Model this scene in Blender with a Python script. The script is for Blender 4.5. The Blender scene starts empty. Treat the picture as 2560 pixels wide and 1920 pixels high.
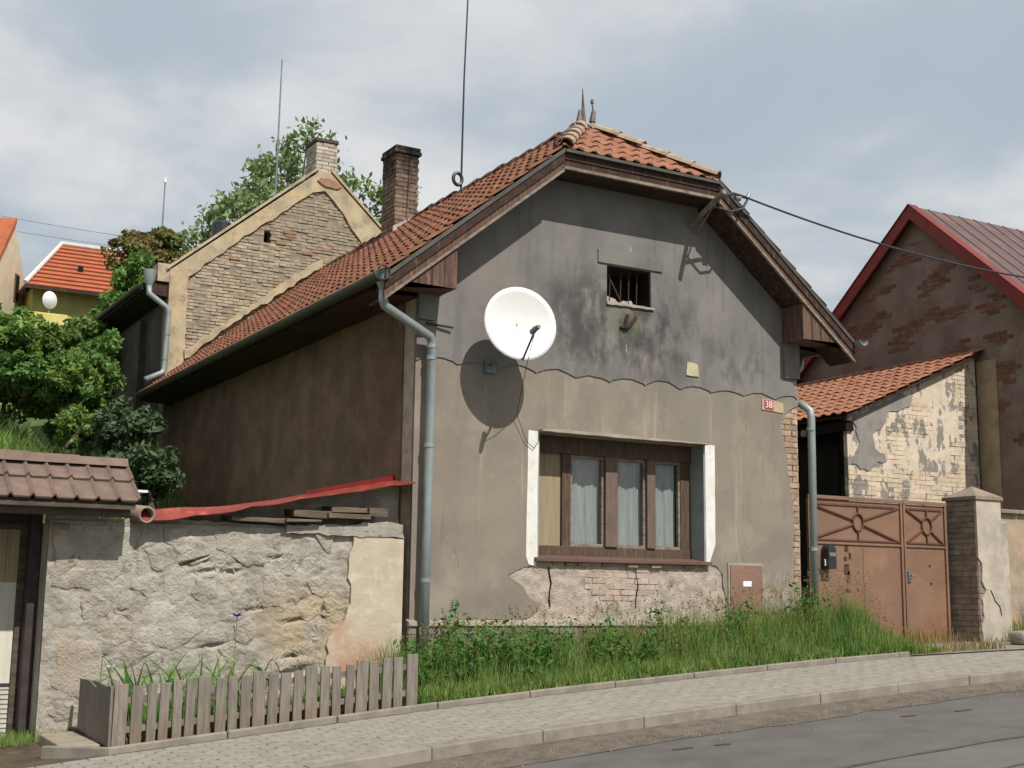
import bpy, math, random
import numpy as np
from mathutils import Vector, Matrix, noise
from mathutils.geometry import tessellate_polygon
random.seed(7); np.random.seed(7)
R = math.radians
scene = bpy.context.scene
COL = scene.collection

# ------------------------------------------------------------------ camera
CAM = Vector((-5.990, -12.548, 0.294))
cd = bpy.data.cameras.new('camera'); cam = bpy.data.objects.new('camera', cd); COL.objects.link(cam)
cam.matrix_world = Matrix(((0.86603, -0.09088, -0.49167, CAM.x), (-0.49984, -0.13294, -0.85585, CAM.y),
                           (0.01242, 0.98695, -0.16055, CAM.z), (0, 0, 0, 1)))
cd.sensor_width = 36; cd.lens = 45.27; cd.clip_start = .1; cd.clip_end = 2000
scene.camera = cam
# ------------------------------------------------------------------ light
SUNDIR = Vector((0.10, -1.0, 1.18)).normalized()        # towards the sun
SKY_K = .93; SUN_E = 4.9
def lin(h):
    h = h.lstrip('#'); o = []
    for i in (0, 2, 4):
        v = int(h[i:i+2], 16)/255; o.append(v/12.92 if v <= .04045 else ((v+.055)/1.055)**2.4)
    return (o[0], o[1], o[2], 1)
w = bpy.data.worlds.new('World'); scene.world = w; w.use_nodes = True
nt = w.node_tree; nt.nodes.clear()
def N(nt, t, **k):
    n = nt.nodes.new(t)
    for a, b in k.items(): setattr(n, a, b)
    return n
def mixc(nt, f, a, b, blend='MIX'):
    m = N(nt, 'ShaderNodeMix', data_type='RGBA', blend_type=blend)
    for i, v in ((0, f), (6, a), (7, b)):
        if isinstance(v, (int, float)): m.inputs[i].default_value = v
        elif isinstance(v, tuple): m.inputs[i].default_value = v
        else: nt.links.new(v, m.inputs[i])
    return m.outputs[2]
def mth(nt, op, a, b=None, clamp=False):
    m = N(nt, 'ShaderNodeMath', operation=op, use_clamp=clamp)
    for i, v in ((0, a), (1, b)):
        if v is None: continue
        if isinstance(v, (int, float)): m.inputs[i].default_value = v
        else: nt.links.new(v, m.inputs[i])
    return m.outputs[0]
def mapr(nt, v, lo, hi, a=0., b=1., smooth=True):
    m = N(nt, 'ShaderNodeMapRange', interpolation_type='SMOOTHSTEP' if smooth else 'LINEAR')
    nt.links.new(v, m.inputs[0])
    for i, x in ((1, lo), (2, hi), (3, a), (4, b)): m.inputs[i].default_value = x
    return m.outputs[0]
out = N(nt, 'ShaderNodeOutputWorld'); bg = N(nt, 'ShaderNodeBackground'); bg.inputs[1].default_value = .1*SKY_K
sky = N(nt, 'ShaderNodeTexSky', sky_type='NISHITA', sun_disc=False)
sky.sun_elevation = math.asin(SUNDIR.z); sky.sun_rotation = math.atan2(SUNDIR.x, SUNDIR.y)
sky.air_density = 1.2; sky.dust_density = 2.0
tc = N(nt, 'ShaderNodeTexCoord')
sep = N(nt, 'ShaderNodeSeparateXYZ'); nt.links.new(tc.outputs['Generated'], sep.inputs[0])
zz = mth(nt, 'ADD', mth(nt, 'MAXIMUM', sep.outputs[2], 0.0), .22)
cmb = N(nt, 'ShaderNodeCombineXYZ')
nt.links.new(mth(nt, 'DIVIDE', sep.outputs[0], zz), cmb.inputs[0]); nt.links.new(mth(nt, 'DIVIDE', sep.outputs[1], zz), cmb.inputs[1])
def wnoise(scale, det, rough, off, dist=.0):
    mp = N(nt, 'ShaderNodeMapping'); mp.inputs['Location'].default_value = off; mp.inputs['Scale'].default_value = (1, 1, 1)
    nt.links.new(cmb.outputs[0], mp.inputs[0])
    n = N(nt, 'ShaderNodeTexNoise'); n.inputs['Scale'].default_value = scale; n.inputs['Detail'].default_value = det
    n.inputs['Roughness'].default_value = rough; n.inputs['Distortion'].default_value = dist
    nt.links.new(mp.outputs[0], n.inputs['Vector']); return n.outputs['Fac']
n1 = wnoise(.85, 7, .5, (3.3, 1.9, 0), .3); n2 = wnoise(1.9, 8, .55, (7.1, 2.2, 0), .2)
dens = mth(nt, 'ADD', mth(nt, 'MULTIPLY', n1, .58), mth(nt, 'MULTIPLY', n2, .42))
ccol = mixc(nt, mapr(nt, dens, .42, .57), (4.75, 5.5, 6.25, 1), (8.1, 8.15, 8.25, 1))
skyc = mixc(nt, 1.0, sky.outputs[0], (1.0, 1.0, 1.0, 1), 'MULTIPLY')
final = mixc(nt, mapr(nt, dens, .28, .42, .8, 1.0), skyc, ccol)
nt.links.new(final, bg.inputs[0]); nt.links.new(bg.outputs[0], out.inputs[0])
sl = bpy.data.lights.new('sun', 'SUN'); sl.energy = SUN_E; sl.angle = R(.6); sl.color = (1, .955, .88)
so = bpy.data.objects.new('sun', sl); COL.objects.link(so); so.rotation_euler = (-SUNDIR).to_track_quat('-Z', 'Y').to_euler()
so.location = (0, -20, 30)
vs = scene.view_settings; vs.view_transform = 'Standard'; vs.look = 'None'; vs.exposure = 0; vs.gamma = 1; vs.use_curve_mapping = False
scene.render.engine = 'CYCLES'

# ------------------------------------------------------------------ materials
def mat(name, c1, c2, scale=4., det=6, rough=.88, bump=.3, bscale=60., bdist=.01, rand=0., stains=(), blobs=(), metal=0., spec=.25,
        stretch=(1, 1, 1), lo=.35, hi=.65, trans=0., bdet=4, hrand=0.):
    m = bpy.data.materials.new(name); m.use_nodes = True; nt = m.node_tree
    b = nt.nodes['Principled BSDF']; o = nt.nodes['Material Output']
    geo = N(nt, 'ShaderNodeNewGeometry'); pos = geo.outputs['Position']
    def nz(sc, d=5, st=(1, 1, 1), r=.6, off=(0, 0, 0)):
        mp = N(nt, 'ShaderNodeMapping'); mp.inputs['Scale'].default_value = st; mp.inputs['Location'].default_value = off
        nt.links.new(pos, mp.inputs[0]); n = N(nt, 'ShaderNodeTexNoise')
        n.inputs['Scale'].default_value = sc; n.inputs['Detail'].default_value = d; n.inputs['Roughness'].default_value = r
        nt.links.new(mp.outputs[0], n.inputs['Vector']); return n.outputs['Fac']
    col = mixc(nt, mapr(nt, nz(scale, det, stretch), lo, hi), lin(c1), lin(c2))
    for i, s in enumerate(stains):      # colour, scale, lo, hi, amount, stretch
        st = s[5] if len(s) > 5 else (1, 1, 1)
        f = mth(nt, 'MULTIPLY', mapr(nt, nz(s[1], 7, st, .62, (i*3.7+1, i*1.3, i*2.1)), s[2], s[3]), s[4])
        col = mixc(nt, f, col, lin(s[0]))
    for i, s in enumerate(blobs):       # centre, radii, colour, amount, noise scale, lo, hi
        v = N(nt, 'ShaderNodeVectorMath', operation='SUBTRACT'); nt.links.new(pos, v.inputs[0]); v.inputs[1].default_value = s[0]
        d = N(nt, 'ShaderNodeVectorMath', operation='DIVIDE'); nt.links.new(v.outputs[0], d.inputs[0]); d.inputs[1].default_value = s[1]
        l = N(nt, 'ShaderNodeVectorMath', operation='LENGTH'); nt.links.new(d.outputs[0], l.inputs[0])
        sh = mapr(nt, l.outputs['Value'], .35, 1.1, 1., 0.)
        f = mth(nt, 'MULTIPLY', sh, mapr(nt, nz(s[4], 7, (1, 1, .6), .65, (i*5.1, 2.2, i*1.7)), s[5], s[6]))
        col = mixc(nt, mth(nt, 'MULTIPLY', f, s[3]), col, lin(s[2]))
    if rand or hrand:
        oi = N(nt, 'ShaderNodeObjectInfo'); hs = N(nt, 'ShaderNodeHueSaturation')
        nt.links.new(mapr(nt, oi.outputs['Random'], 0, 1, 1-rand, 1+rand, False), hs.inputs['Value'])
        if hrand:
            r2 = mth(nt, 'FRACT', mth(nt, 'MULTIPLY', oi.outputs['Random'], 17.3))
            nt.links.new(mapr(nt, r2, 0, 1, .5-hrand, .5+hrand, False), hs.inputs['Hue'])
        nt.links.new(col, hs.inputs['Color']); col = hs.outputs[0]
    nt.links.new(col, b.inputs['Base Color'])
    b.inputs['Roughness'].default_value = rough; b.inputs['Metallic'].default_value = metal
    b.inputs['Specular IOR Level'].default_value = spec
    if bump:
        bp = N(nt, 'ShaderNodeBump'); bp.inputs['Strength'].default_value = bump; bp.inputs['Distance'].default_value = bdist
        nt.links.new(nz(bscale, bdet, stretch), bp.inputs['Height']); nt.links.new(bp.outputs[0], b.inputs['Normal'])
    if trans:
        t = N(nt, 'ShaderNodeBsdfTranslucent'); nt.links.new(col, t.inputs[0]); ms = N(nt, 'ShaderNodeMixShader'); ms.inputs[0].default_value = trans
        nt.links.new(b.outputs[0], ms.inputs[1]); nt.links.new(t.outputs[0], ms.inputs[2]); nt.links.new(ms.outputs[0], o.inputs[0])
    return m

MT = dict(
 upper=mat('plaster_upper', '#7b7774', '#6f6c6a', 1.6, bump=.35, bscale=90, bdist=.004,
     stains=[('#605e5c', 1.3, .48, .7, .6), ('#857c73', .8, .5, .66, .5), ('#575553', 9, .58, .75, .35), ('#5a5856', 5, .52, .66, .4, (1, 1, .12)), ('#8f8a84', 28, .6, .75, .3)],
     blobs=[((2.75, 0, 3.45), (1.7, 1, .85), '#434140', .9, 3.2, .38, .6), ((2.1, 0, 3.6), (.55, 1, .8), '#474443', .6, 5, .42, .6),
            ((4.5, 0, 3.25), (.7, 1, .5), '#52504e', .6, 6, .45, .62), ((2.78, 0, 3.55), (.3, 1, .3), '#66704e', .6, 9, .45, .6)]),
 lower=mat('plaster_lower', '#877d71', '#7b7268', 1.3, bump=.3, bscale=110, bdist=.003,
     stains=[('#978d80', 1.2, .5, .68, .6), ('#6d675f', 2.2, .52, .7, .5, (1, 1, .35)), ('#77746a', .7, .48, .66, .6), ('#a2988a', 14, .6, .72, .3), ('#a29889', 5, .58, .68, .45, (1, 1, .06)), ('#6b655e', 6, .57, .68, .35, (1, 1, .1)), ('#69635c', 30, .62, .76, .35)],
     blobs=[((4.9, 0, .2), (.9, 1, .6), '#a39a8c', .6, 9, .45, .6), ((.9, 0, .3), (.8, 1, .6), '#79736a', .5, 3, .4, .65)]),
 mortar=mat('old_mortar', '#b0a498', '#978b80', 7, bump=.8, bscale=45, bdist=.02, stains=[('#b9a596', 4, .5, .7, .6), ('#77706a', 12, .58, .72, .6)]),
 ledge=mat('plinth_ledge', '#a0968a', '#8e8578', 5, bump=.4, bscale=70),
 white=mat('white_paint', '#d9d7d2', '#cfccc5', 6, bump=.25, bscale=80, bdist=.004, stains=[('#b3aca0', 7, .52, .7, .5), ('#8f8a80', 11, .6, .72, .5, (1, 1, .4))]),
 side=mat('side_render', '#866c59', '#6d5849', 2.2, bump=1., bscale=55, bdist=.02, stains=[('#7b6a55', 1.1, .5, .7, .5), ('#5e4a44', .8, .5, .7, .6), ('#3f362f', 16, .55, .75, .4)]),
 pbrick=mat('pale_brick', '#ae9f92', '#a08d7e', 8, bump=.7, bscale=60, rand=.14, stains=[('#b8a999', 6, .5, .66, .8), ('#a58471', 5, .58, .72, .4)]),
 cbrick=mat('corner_brick', '#a18874', '#917765', 9, bump=.7, bscale=60, rand=.2, hrand=.008, stains=[('#bcae9e', 9, .52, .66, .75)]),
 brick=mat('red_brick', '#a0704f', '#8c5f46', 9, bump=.6, bscale=70, rand=.22, hrand=.012, stains=[('#c2b09c', 7, .5, .7, .65)]),
 soot=mat('chimney_brick', '#85705f', '#665449', 7, bump=.6, bscale=60, rand=.3, hrand=.012, stains=[('#8b8074', 5, .52, .7, .7)],
     blobs=[((2.6, 6.3, 7.75), (1.2, 1.2, .95), '#1a1817', 1., 3, .25, .5)]),
 sootm=mat('chimney_mortar', '#8a8177', '#6f675f', 9, bump=.6, bscale=50, blobs=[((2.6, 6.3, 7.75), (1.2, 1.2, .95), '#191716', 1., 3, .25, .5)]),
 clinker=mat('plinth_brick', '#7f7a70', '#6d665c', 8, bump=.5, bscale=70, rand=.15),
 tile=mat('roof_tile', '#855841', '#684634', 5, bump=.35, bscale=60, rand=.16, hrand=.008, rough=.8, stains=[('#4f372b', 3.5, .48, .68, .8), ('#7d6a52', 11, .6, .75, .4)]),
 tile2=mat('hip_tile_face', '#946751', '#875b46', 5, bump=.3, bscale=60, rand=.1, rough=.8, stains=[('#7e4630', 6, .55, .75, .5)]),
 cap=mat('mortared_ridge', '#a08f7e', '#8b7968', 9, bump=.6, bscale=40, rand=.12, stains=[('#8a5f4a', 5, .55, .7, .6)]),
 ridge=mat('ridge_tile', '#6f5548', '#5e483e', 7, bump=.4, bscale=50, rand=.15),
 wood=mat('fascia_wood', '#43322b', '#352723', 3, bump=.4, bscale=40, bdist=.006, stretch=(1, 1, 6), stains=[('#7b6250', 5, .52, .7, .5, (4, 4, .6))]),
 wood2=mat('boxed_eave_wood', '#6a5346', '#523e36', 5, bump=.4, bscale=40, bdist=.006, stretch=(6, 6, .7), stains=[('#8d7a69', 4, .55, .7, .5, (4, 4, .6))]),
 woodlight=mat('weathered_strip', '#8b8074', '#6d6258', 8, bump=.3, stretch=(1, 1, 3)),
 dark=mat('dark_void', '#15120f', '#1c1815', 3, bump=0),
 zinc=mat('zinc_pipe', '#8f9797', '#848d8e', 5, rough=.5, bump=.08, bscale=30, metal=.25, spec=.4, stains=[('#737b7b', 3, .5, .7, .4, (1, 1, .3))]),
 zincg=mat('gutter_metal', '#575550', '#494741', 5, rough=.55, bump=.1, metal=.3, spec=.4, stains=[('#6a4e3c', 4, .55, .7, .4)]),
 dishm=mat('dish_white', '#dcdcda', '#d4d4d1', 2, rough=.4, bump=0, spec=.4, stains=[('#bdbbb4', 5, .55, .75, .45, (1, 1, .3)), ('#a9a69d', 14, .66, .78, .4)]),
 grey=mat('grey_metal', '#80858a', '#6c7176', 5, rough=.5, bump=0, metal=.4),
 black=mat('black_metal', '#2a2c2e', '#222426', 5, rough=.45, bump=.1, spec=.5),
 frame=mat('window_brown', '#5b4b3e', '#4a3d33', 6, bump=.3, bscale=50, stretch=(6, 6, .8), rough=.7, stains=[('#7a6650', 9, .55, .72, .5, (3, 3, .5))]),
 frame2=mat('mullion_brown', '#6f5e54', '#5f5048', 6, bump=.3, bscale=50, stretch=(6, 6, .8), rough=.7),
 sillw=mat('sill_brown', '#6a524a', '#58443d', 4, bump=.3, bscale=50, stretch=(1, 6, 6), rough=.75),
 beige=mat('beige_panel', '#94866f', '#897b65', 4, bump=.15, bscale=40, stretch=(8, 8, .5)),
 reveal=mat('grey_reveal', '#8c948f', '#7f8884', 4, bump=.2, bscale=60),
 curtain=mat('curtain_cloth', '#a6aba8', '#949a97', 9, bump=0, stretch=(5, 5, .4), trans=.25),
 brown=mat('brown_gate_paint', '#826553', '#785d4c', 2.5, bump=.35, bscale=5, bdist=.03, rough=.55, spec=.3,
     stains=[('#7a5544', 1.7, .52, .72, .5), ('#a0755c', 1.2, .5, .7, .4), ('#664536', 20, .66, .78, .4)],
     blobs=[((8.1, 0, -.2), (.5, 1, .4), '#7c523d', .7, 6, .4, .6)]),
 brownd=mat('brown_bar', '#6b4838', '#5e3e31', 5, bump=.1, rough=.65),
 meter=mat('meter_door', '#866a5e', '#7d6257', 3, bump=.1, rough=.65, stains=[('#8a6b4c', 4, .55, .7, .5)]),
 red=mat('red_sheet_metal', '#86392f', '#752d24', 4, bump=.25, bscale=14, bdist=.01, rough=.5, spec=.4, stains=[('#bb6a5a', 5, .55, .7, .5)]),
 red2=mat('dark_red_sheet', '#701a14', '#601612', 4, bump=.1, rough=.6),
 rubble=mat('rubble_plaster', '#aca69b', '#979086', 3.2, bump=1., bscale=38, bdist=.022, bdet=8, rand=.07,
     stains=[('#a9a79d', 1.8, .5, .68, .7), ('#6e6a66', 5, .55, .7, .6), ('#a39079', 2.2, .55, .7, .5), ('#5d5955', 17, .58, .7, .55), ('#55514d', 3.1, .6, .7, .5), ('#bdb8ae', 8, .6, .7, .5)],
     blobs=[((-1.05, 0, -.05), (.75, 1, .55), '#a8987c', .85, 3, .3, .55), ((-3.3, 0, -.4), (.7, 1, .7), '#a19280', .7, 3, .35, .6),
            ((-2.4, 0, .55), (1., 1, .35), '#a9aaa2', .6, 3, .4, .6)]),
 rubbled=mat('rubble_mortar', '#a59f94', '#8d877d', 5, bump=.7, bscale=40, bdist=.02, bdet=8, stains=[('#9d968a', 2, .5, .68, .6), ('#5d5955', 15, .58, .7, .6), ('#4c4843', 6, .6, .72, .5)],
     blobs=[((-1.05, 0, -.05), (.75, 1, .55), '#a08f74', .8, 3, .3, .55)]),
 cream=mat('cream_plaster', '#b8ac98', '#ac9f8b', 3, bump=.5, bscale=50, bdist=.01, stains=[('#cdc3b2', 6, .5, .7, .6), ('#a08d76', 13, .6, .75, .4)],
     blobs=[((-.55, 0, -.42), (.45, 1, .3), '#a67a64', .8, 4, .35, .6), ((-.75, 0, -.15), (.15, 1, .35), '#a67d68', .5, 5, .4, .6)]),
 rustbrick=mat('broken_brick', '#96806e', '#87705f', 10, bump=.7, bscale=50, rand=.2),
 picket=mat('weathered_picket', '#827a71', '#6e6760', 6, bump=.5, bscale=30, bdist=.006, stretch=(6, 6, .6), rand=.12, stains=[('#625852', 8, .5, .7, .6, (5, 5, .4)), ('#857250', 5, .6, .75, .5)],
     blobs=[((-2., -1.4, -.95), (2.2, .5, .3), '#80664a', .6, 5, .4, .65)]),
 ctile=mat('brown_canopy_tile', '#74635a', '#6a594f', 8, bump=.2, bscale=90, rough=.75, rand=.06, stains=[('#84705f', 3, .55, .7, .4)]),
 beam=mat('canopy_beam', '#5c5348', '#463e36', 4, bump=.4, bscale=30, stretch=(.7, 5, 5), stains=[('#6b6355', 3, .5, .7, .4)]),
 post=mat('gate_post_dark', '#463c3c', '#383030', 5, bump=.3, bscale=40, rough=.7),
 gatew=mat('gate_planks', '#a89880', '#98876f', 4, bump=.3, bscale=30, stretch=(7, 7, .5)),
 gatew2=mat('gate_white_panel', '#cdcabb', '#c3bfae', 3, bump=.15, bscale=30, stretch=(5, 5, .6)),
 gateg=mat('gate_ribbed_panel', '#b3b1a6', '#a5a297', 4, bump=.1),
 paver=mat('concrete_paver', '#8b877e', '#807b72', 9, bump=.35, bscale=120, bdist=.003, rand=.06, stains=[('#77716a', 1.5, .52, .7, .35), ('#979183', 22, .6, .75, .4)]),
 joint=mat('joint_sand', '#514d46', '#47433d', 20, bump=.5),
 kerb=mat('kerb_concrete', '#8b8378', '#7b746a', 6, bump=.4, bscale=80, bdist=.005, rand=.06, stains=[('#6f685e', 3, .52, .7, .5), ('#9a9385', 11, .58, .7, .4)]),
 asphalt=mat('asphalt', '#625f5b', '#575450', 2., bump=.6, bscale=180, bdist=.006, rough=.85, stains=[('#6a6863', .5, .4, .75, .4), ('#474542', 55, .56, .68, .6), ('#8a877e', 70, .62, .72, .6)]),
 asphalt2=mat('asphalt_patch', '#68645f', '#5e5a56', 2., bump=.6, bscale=180, bdist=.006, stains=[('#6f6b66', .6, .4, .75, .4), ('#524f4c', 60, .6, .7, .4)]),
 seam=mat('seam_tar', '#504d48', '#47443f', 12, bump=.2, rough=.6),
 dirt=mat('gutter_grit', '#776e63', '#655d54', 5, bump=1., bscale=90, bdist=.02, stains=[('#85786a', 14, .5, .7, .6), ('#4f463f', 6, .55, .7, .5)]),
 soil=mat('soil', '#5d5142', '#4a4034', 6, bump=.8, bscale=40, bdist=.03, stains=[('#6b6a45', 3, .5, .7, .5)]),
 ground=mat('meadow_ground', '#4f6132', '#43542c', 1.5, bump=.8, bscale=20, bdist=.05, stains=[('#6d6b45', .8, .55, .7, .5)]),
 gable=mat('rear_gable_brick', '#a99c87', '#948672', 9, bump=.7, bscale=60, rand=.2, stains=[('#a9a093', 6, .5, .7, .5), ('#6f645a', 12, .55, .7, .5)]),
 gablem=mat('rear_gable_mortar', '#8c8171', '#7a6f62', 9, bump=.7, bscale=50),
 gablep=mat('rear_gable_plaster', '#b3a488', '#a3937a', 3, bump=.4, bscale=40, stains=[('#8a7b67', 4, .48, .66, .7), ('#bfa97f', 1.6, .5, .66, .7), ('#6f6556', 9, .58, .72, .6), ('#9c9486', 2.5, .55, .68, .6)]),
 orangeb=mat('orange_brick', '#96765d', '#866852', 9, bump=.6, bscale=60, rand=.15),
 rchim=mat('rear_chimney_brick', '#b8aea2', '#a09386', 6, bump=.6, bscale=50, rand=.2, stains=[('#857060', 5, .55, .7, .5)]),
 darkroof=mat('dark_roof', '#3a352f', '#2e2a26', 5, bump=.4, stains=[('#47492f', 3, .55, .7, .5)]),
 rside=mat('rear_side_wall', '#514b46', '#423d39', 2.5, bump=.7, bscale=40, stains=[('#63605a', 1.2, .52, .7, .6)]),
 barnp=mat('barn_render', '#7d7067', '#6e6158', 2.5, bump=.8, bscale=35, bdist=.02, stains=[('#6a5044', 1.3, .5, .68, .6), ('#8f8069', .9, .55, .7, .5), ('#574a42', 8, .56, .7, .5)]),
 barnb=mat('barn_brick', '#70503f', '#604539', 8, bump=.6, bscale=50, rand=.2, stains=[('#7a675c', 5, .55, .7, .6)]),
 barnr=mat('barn_red_roof', '#5d4442', '#54403e', 3, bump=.2, rough=.5, spec=.4, stains=[('#8b5f58', 2, .5, .7, .5)]),
 verge=mat('barn_red_verge', '#76241b', '#6a2018', 4, bump=.1, rough=.5, spec=.35),
 annexb=mat('annex_painted_brick', '#cbbaa5', '#beac97', 6, bump=.6, bscale=50, rand=.09, stains=[('#d6c7a8', 3, .5, .7, .6), ('#b88e66', 5, .6, .72, .5), ('#7d7772', 3.2, .535, .56, .92, (1, 1, .62)), ('#86807b', 8, .60, .625, .85, (1.3, 1, .55))]),
 annexp=mat('annex_cream_plaster', '#cdbfad', '#c0b19f', 5, bump=.6, bscale=40, stains=[('#b49a78', 6, .56, .72, .5), ('#7d7772', 3.2, .535, .56, .92, (1, 1, .62)), ('#86807b', 8, .60, .625, .85, (1.3, 1, .55))]),
 annexg=mat('annex_grey_plaster', '#8b8580', '#7c7773', 5, bump=.4, bscale=60),
 pilast=mat('barn_strip_plaster', '#a09074', '#8c7d66', 4, bump=.5, bscale=50),
 pillarb=mat('pillar_brick', '#8a7d72', '#766a60', 8, bump=.7, bscale=60, rand=.2, stains=[('#887f73', 5, .52, .7, .6)]),
 pillarp=mat('pillar_plaster', '#b5ab9c', '#9f958a', 3, bump=.6, bscale=40, stains=[('#7f7d7c', 2.6, .52, .68, .7), ('#c0b098', 5, .55, .7, .5)]),
 wallp=mat('roadside_wall_plaster', '#a3927f', '#8f8070', 2.5, bump=.7, bscale=40, stains=[('#b3977b', 2, .52, .7, .6), ('#7d7369', 4, .54, .7, .6)]),
 coping=mat('pink_coping', '#8f7d70', '#807064', 5, bump=.4, bscale=50),
 stone=mat('rough_stone', '#9b8f84', '#857a70', 5, bump=.8, bscale=30, rand=.12),
 pale=mat('pale_render', '#cfc1a8', '#c4b59c', 3, bump=.3, bscale=30),
 yellow=mat('ochre_render', '#aaa56c', '#9a965f', 3, bump=.3, bscale=30, stains=[('#b0a768', 2, .5, .7, .5)]),
 otile=mat('orange_roof', '#a65f43', '#97553b', 3, bump=.3, bscale=30, rough=.8),
 whitec=mat('white_hip', '#cfc9c2', '#c2bbb2', 6, bump=.3),
 bark=mat('bark', '#5b4f43', '#4a4036', 8, bump=.8, bscale=30, stretch=(3, 3, .6)),
 leaf=mat('bush_leaf', '#74934a', '#55763a', 2.2, bump=0, rough=.6, trans=.28, rand=.18, hrand=.015, stains=[('#6f8f3c', 9, .5, .7, .6), ('#35502a', 5, .55, .7, .5)]),
 leafd=mat('dark_leaf', '#56694a', '#445a3b', 3, bump=0, rough=.6, trans=.2, rand=.15, stains=[('#6d7c57', 12, .55, .7, .5)]),
 leafb=mat('brownish_leaf', '#77773f', '#6c5f3c', 3, bump=0, rough=.6, trans=.25, rand=.12, stains=[('#7a5a3c', 5, .5, .7, .6), ('#587a33', 3, .5, .68, .6)]),
 treeleaf=mat('tree_leaf', '#86996a', '#6f8650', 1.5, bump=0, rough=.55, trans=.35, stains=[('#98ab72', 6, .5, .7, .6)]),
 grass=mat('tall_grass', '#7c924c', '#62803d', 3., bump=0, rough=.6, trans=.3, stains=[('#8d9450', 9, .52, .7, .6), ('#3d6a2a', 1.7, .5, .68, .7), ('#8f7c46', 2.3, .62, .75, .7)]),
 straw=mat('dry_grass', '#938556', '#7f6c44', 8, bump=0, rough=.7, trans=.25, stains=[('#7b8a3f', 4, .5, .7, .6)]),
 weed=mat('weed_leaf', '#4d7a34', '#3d682c', 6, bump=0, rough=.55, trans=.28, rand=.15, hrand=.012),
 iris=mat('iris_leaf', '#6a8f45', '#4f7a3a', 6, bump=0, rough=.5, trans=.25, rand=.12),
 burdock=mat('burdock_leaf', '#4b8456', '#3c7346', 6, bump=0, rough=.55, trans=.2),
 petalb=mat('blue_petal', '#5a57a8', '#4a4796', 9, bump=0, trans=.2), petalw=mat('white_petal', '#e2e0da', '#d6d4cc', 9, bump=0, trans=.2),
 petalo=mat('orange_petal', '#c08a3c', '#b5702e', 9, bump=0, trans=.2),
 signred=mat('sign_red', '#96453f', '#8d3f3a', 9, bump=0, rough=.5), signpale=mat('sign_faded', '#b5a184', '#ad977c', 6, bump=0, rough=.6),
 signpink=mat('sign_border', '#bd948c', '#b38a82', 9, bump=0, rough=.5), signw=mat('sign_white', '#e6d5d0', '#dfcec9', 9, bump=0, rough=.5),
 labelw=mat('label_white', '#e4e6e6', '#d5dadc', 9, bump=0), yellowpatch=mat('old_yellow_plate', '#b6ae8c', '#a79f80', 9, bump=.3),
 clay=mat('clay_pipe', '#978477', '#86746a', 9, bump=.4), cable=mat('cable', '#33353a', '#3c3e42', 5, bump=0, rough=.5),
 rust=mat('rusty_iron', '#4b3a30', '#3a2e28', 15, bump=.4), finial=mat('finial_metal', '#6b625a', '#55504b', 9, bump=.2, rough=.5),
 timber=mat('old_timber', '#6d6254', '#564c41', 4, bump=.5, bscale=30, stretch=(.7, 5, 5), rand=.2),
 slab=mat('concrete_slab', '#9a9081', '#8b8173', 6, bump=.4, bscale=80),
)
g = bpy.data.materials.new('window_glass'); g.use_nodes = True; gn = g.node_tree
for n in list(gn.nodes):
    if n.type == 'BSDF_PRINCIPLED': gn.nodes.remove(n)
tr = N(gn, 'ShaderNodeBsdfTransparent'); tr.inputs[0].default_value = (.94, .95, .95, 1); gl = N(gn, 'ShaderNodeBsdfGlossy'); gl.inputs['Roughness'].default_value = .03
fr = N(gn, 'ShaderNodeFresnel'); fr.inputs[0].default_value = 1.5; ms = N(gn, 'ShaderNodeMixShader')
lw_ = N(gn, 'ShaderNodeLayerWeight'); gn.links.new(mth(gn, 'ADD', mth(gn, 'MULTIPLY', mth(gn, 'POWER', lw_.outputs['Facing'], 3.), .7), .08), ms.inputs[0]); gn.links.new(tr.outputs[0], ms.inputs[1]); gn.links.new(gl.outputs[0], ms.inputs[2])
gn.links.new(ms.outputs[0], gn.nodes['Material Output'].inputs[0]); MT['glass'] = g

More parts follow.
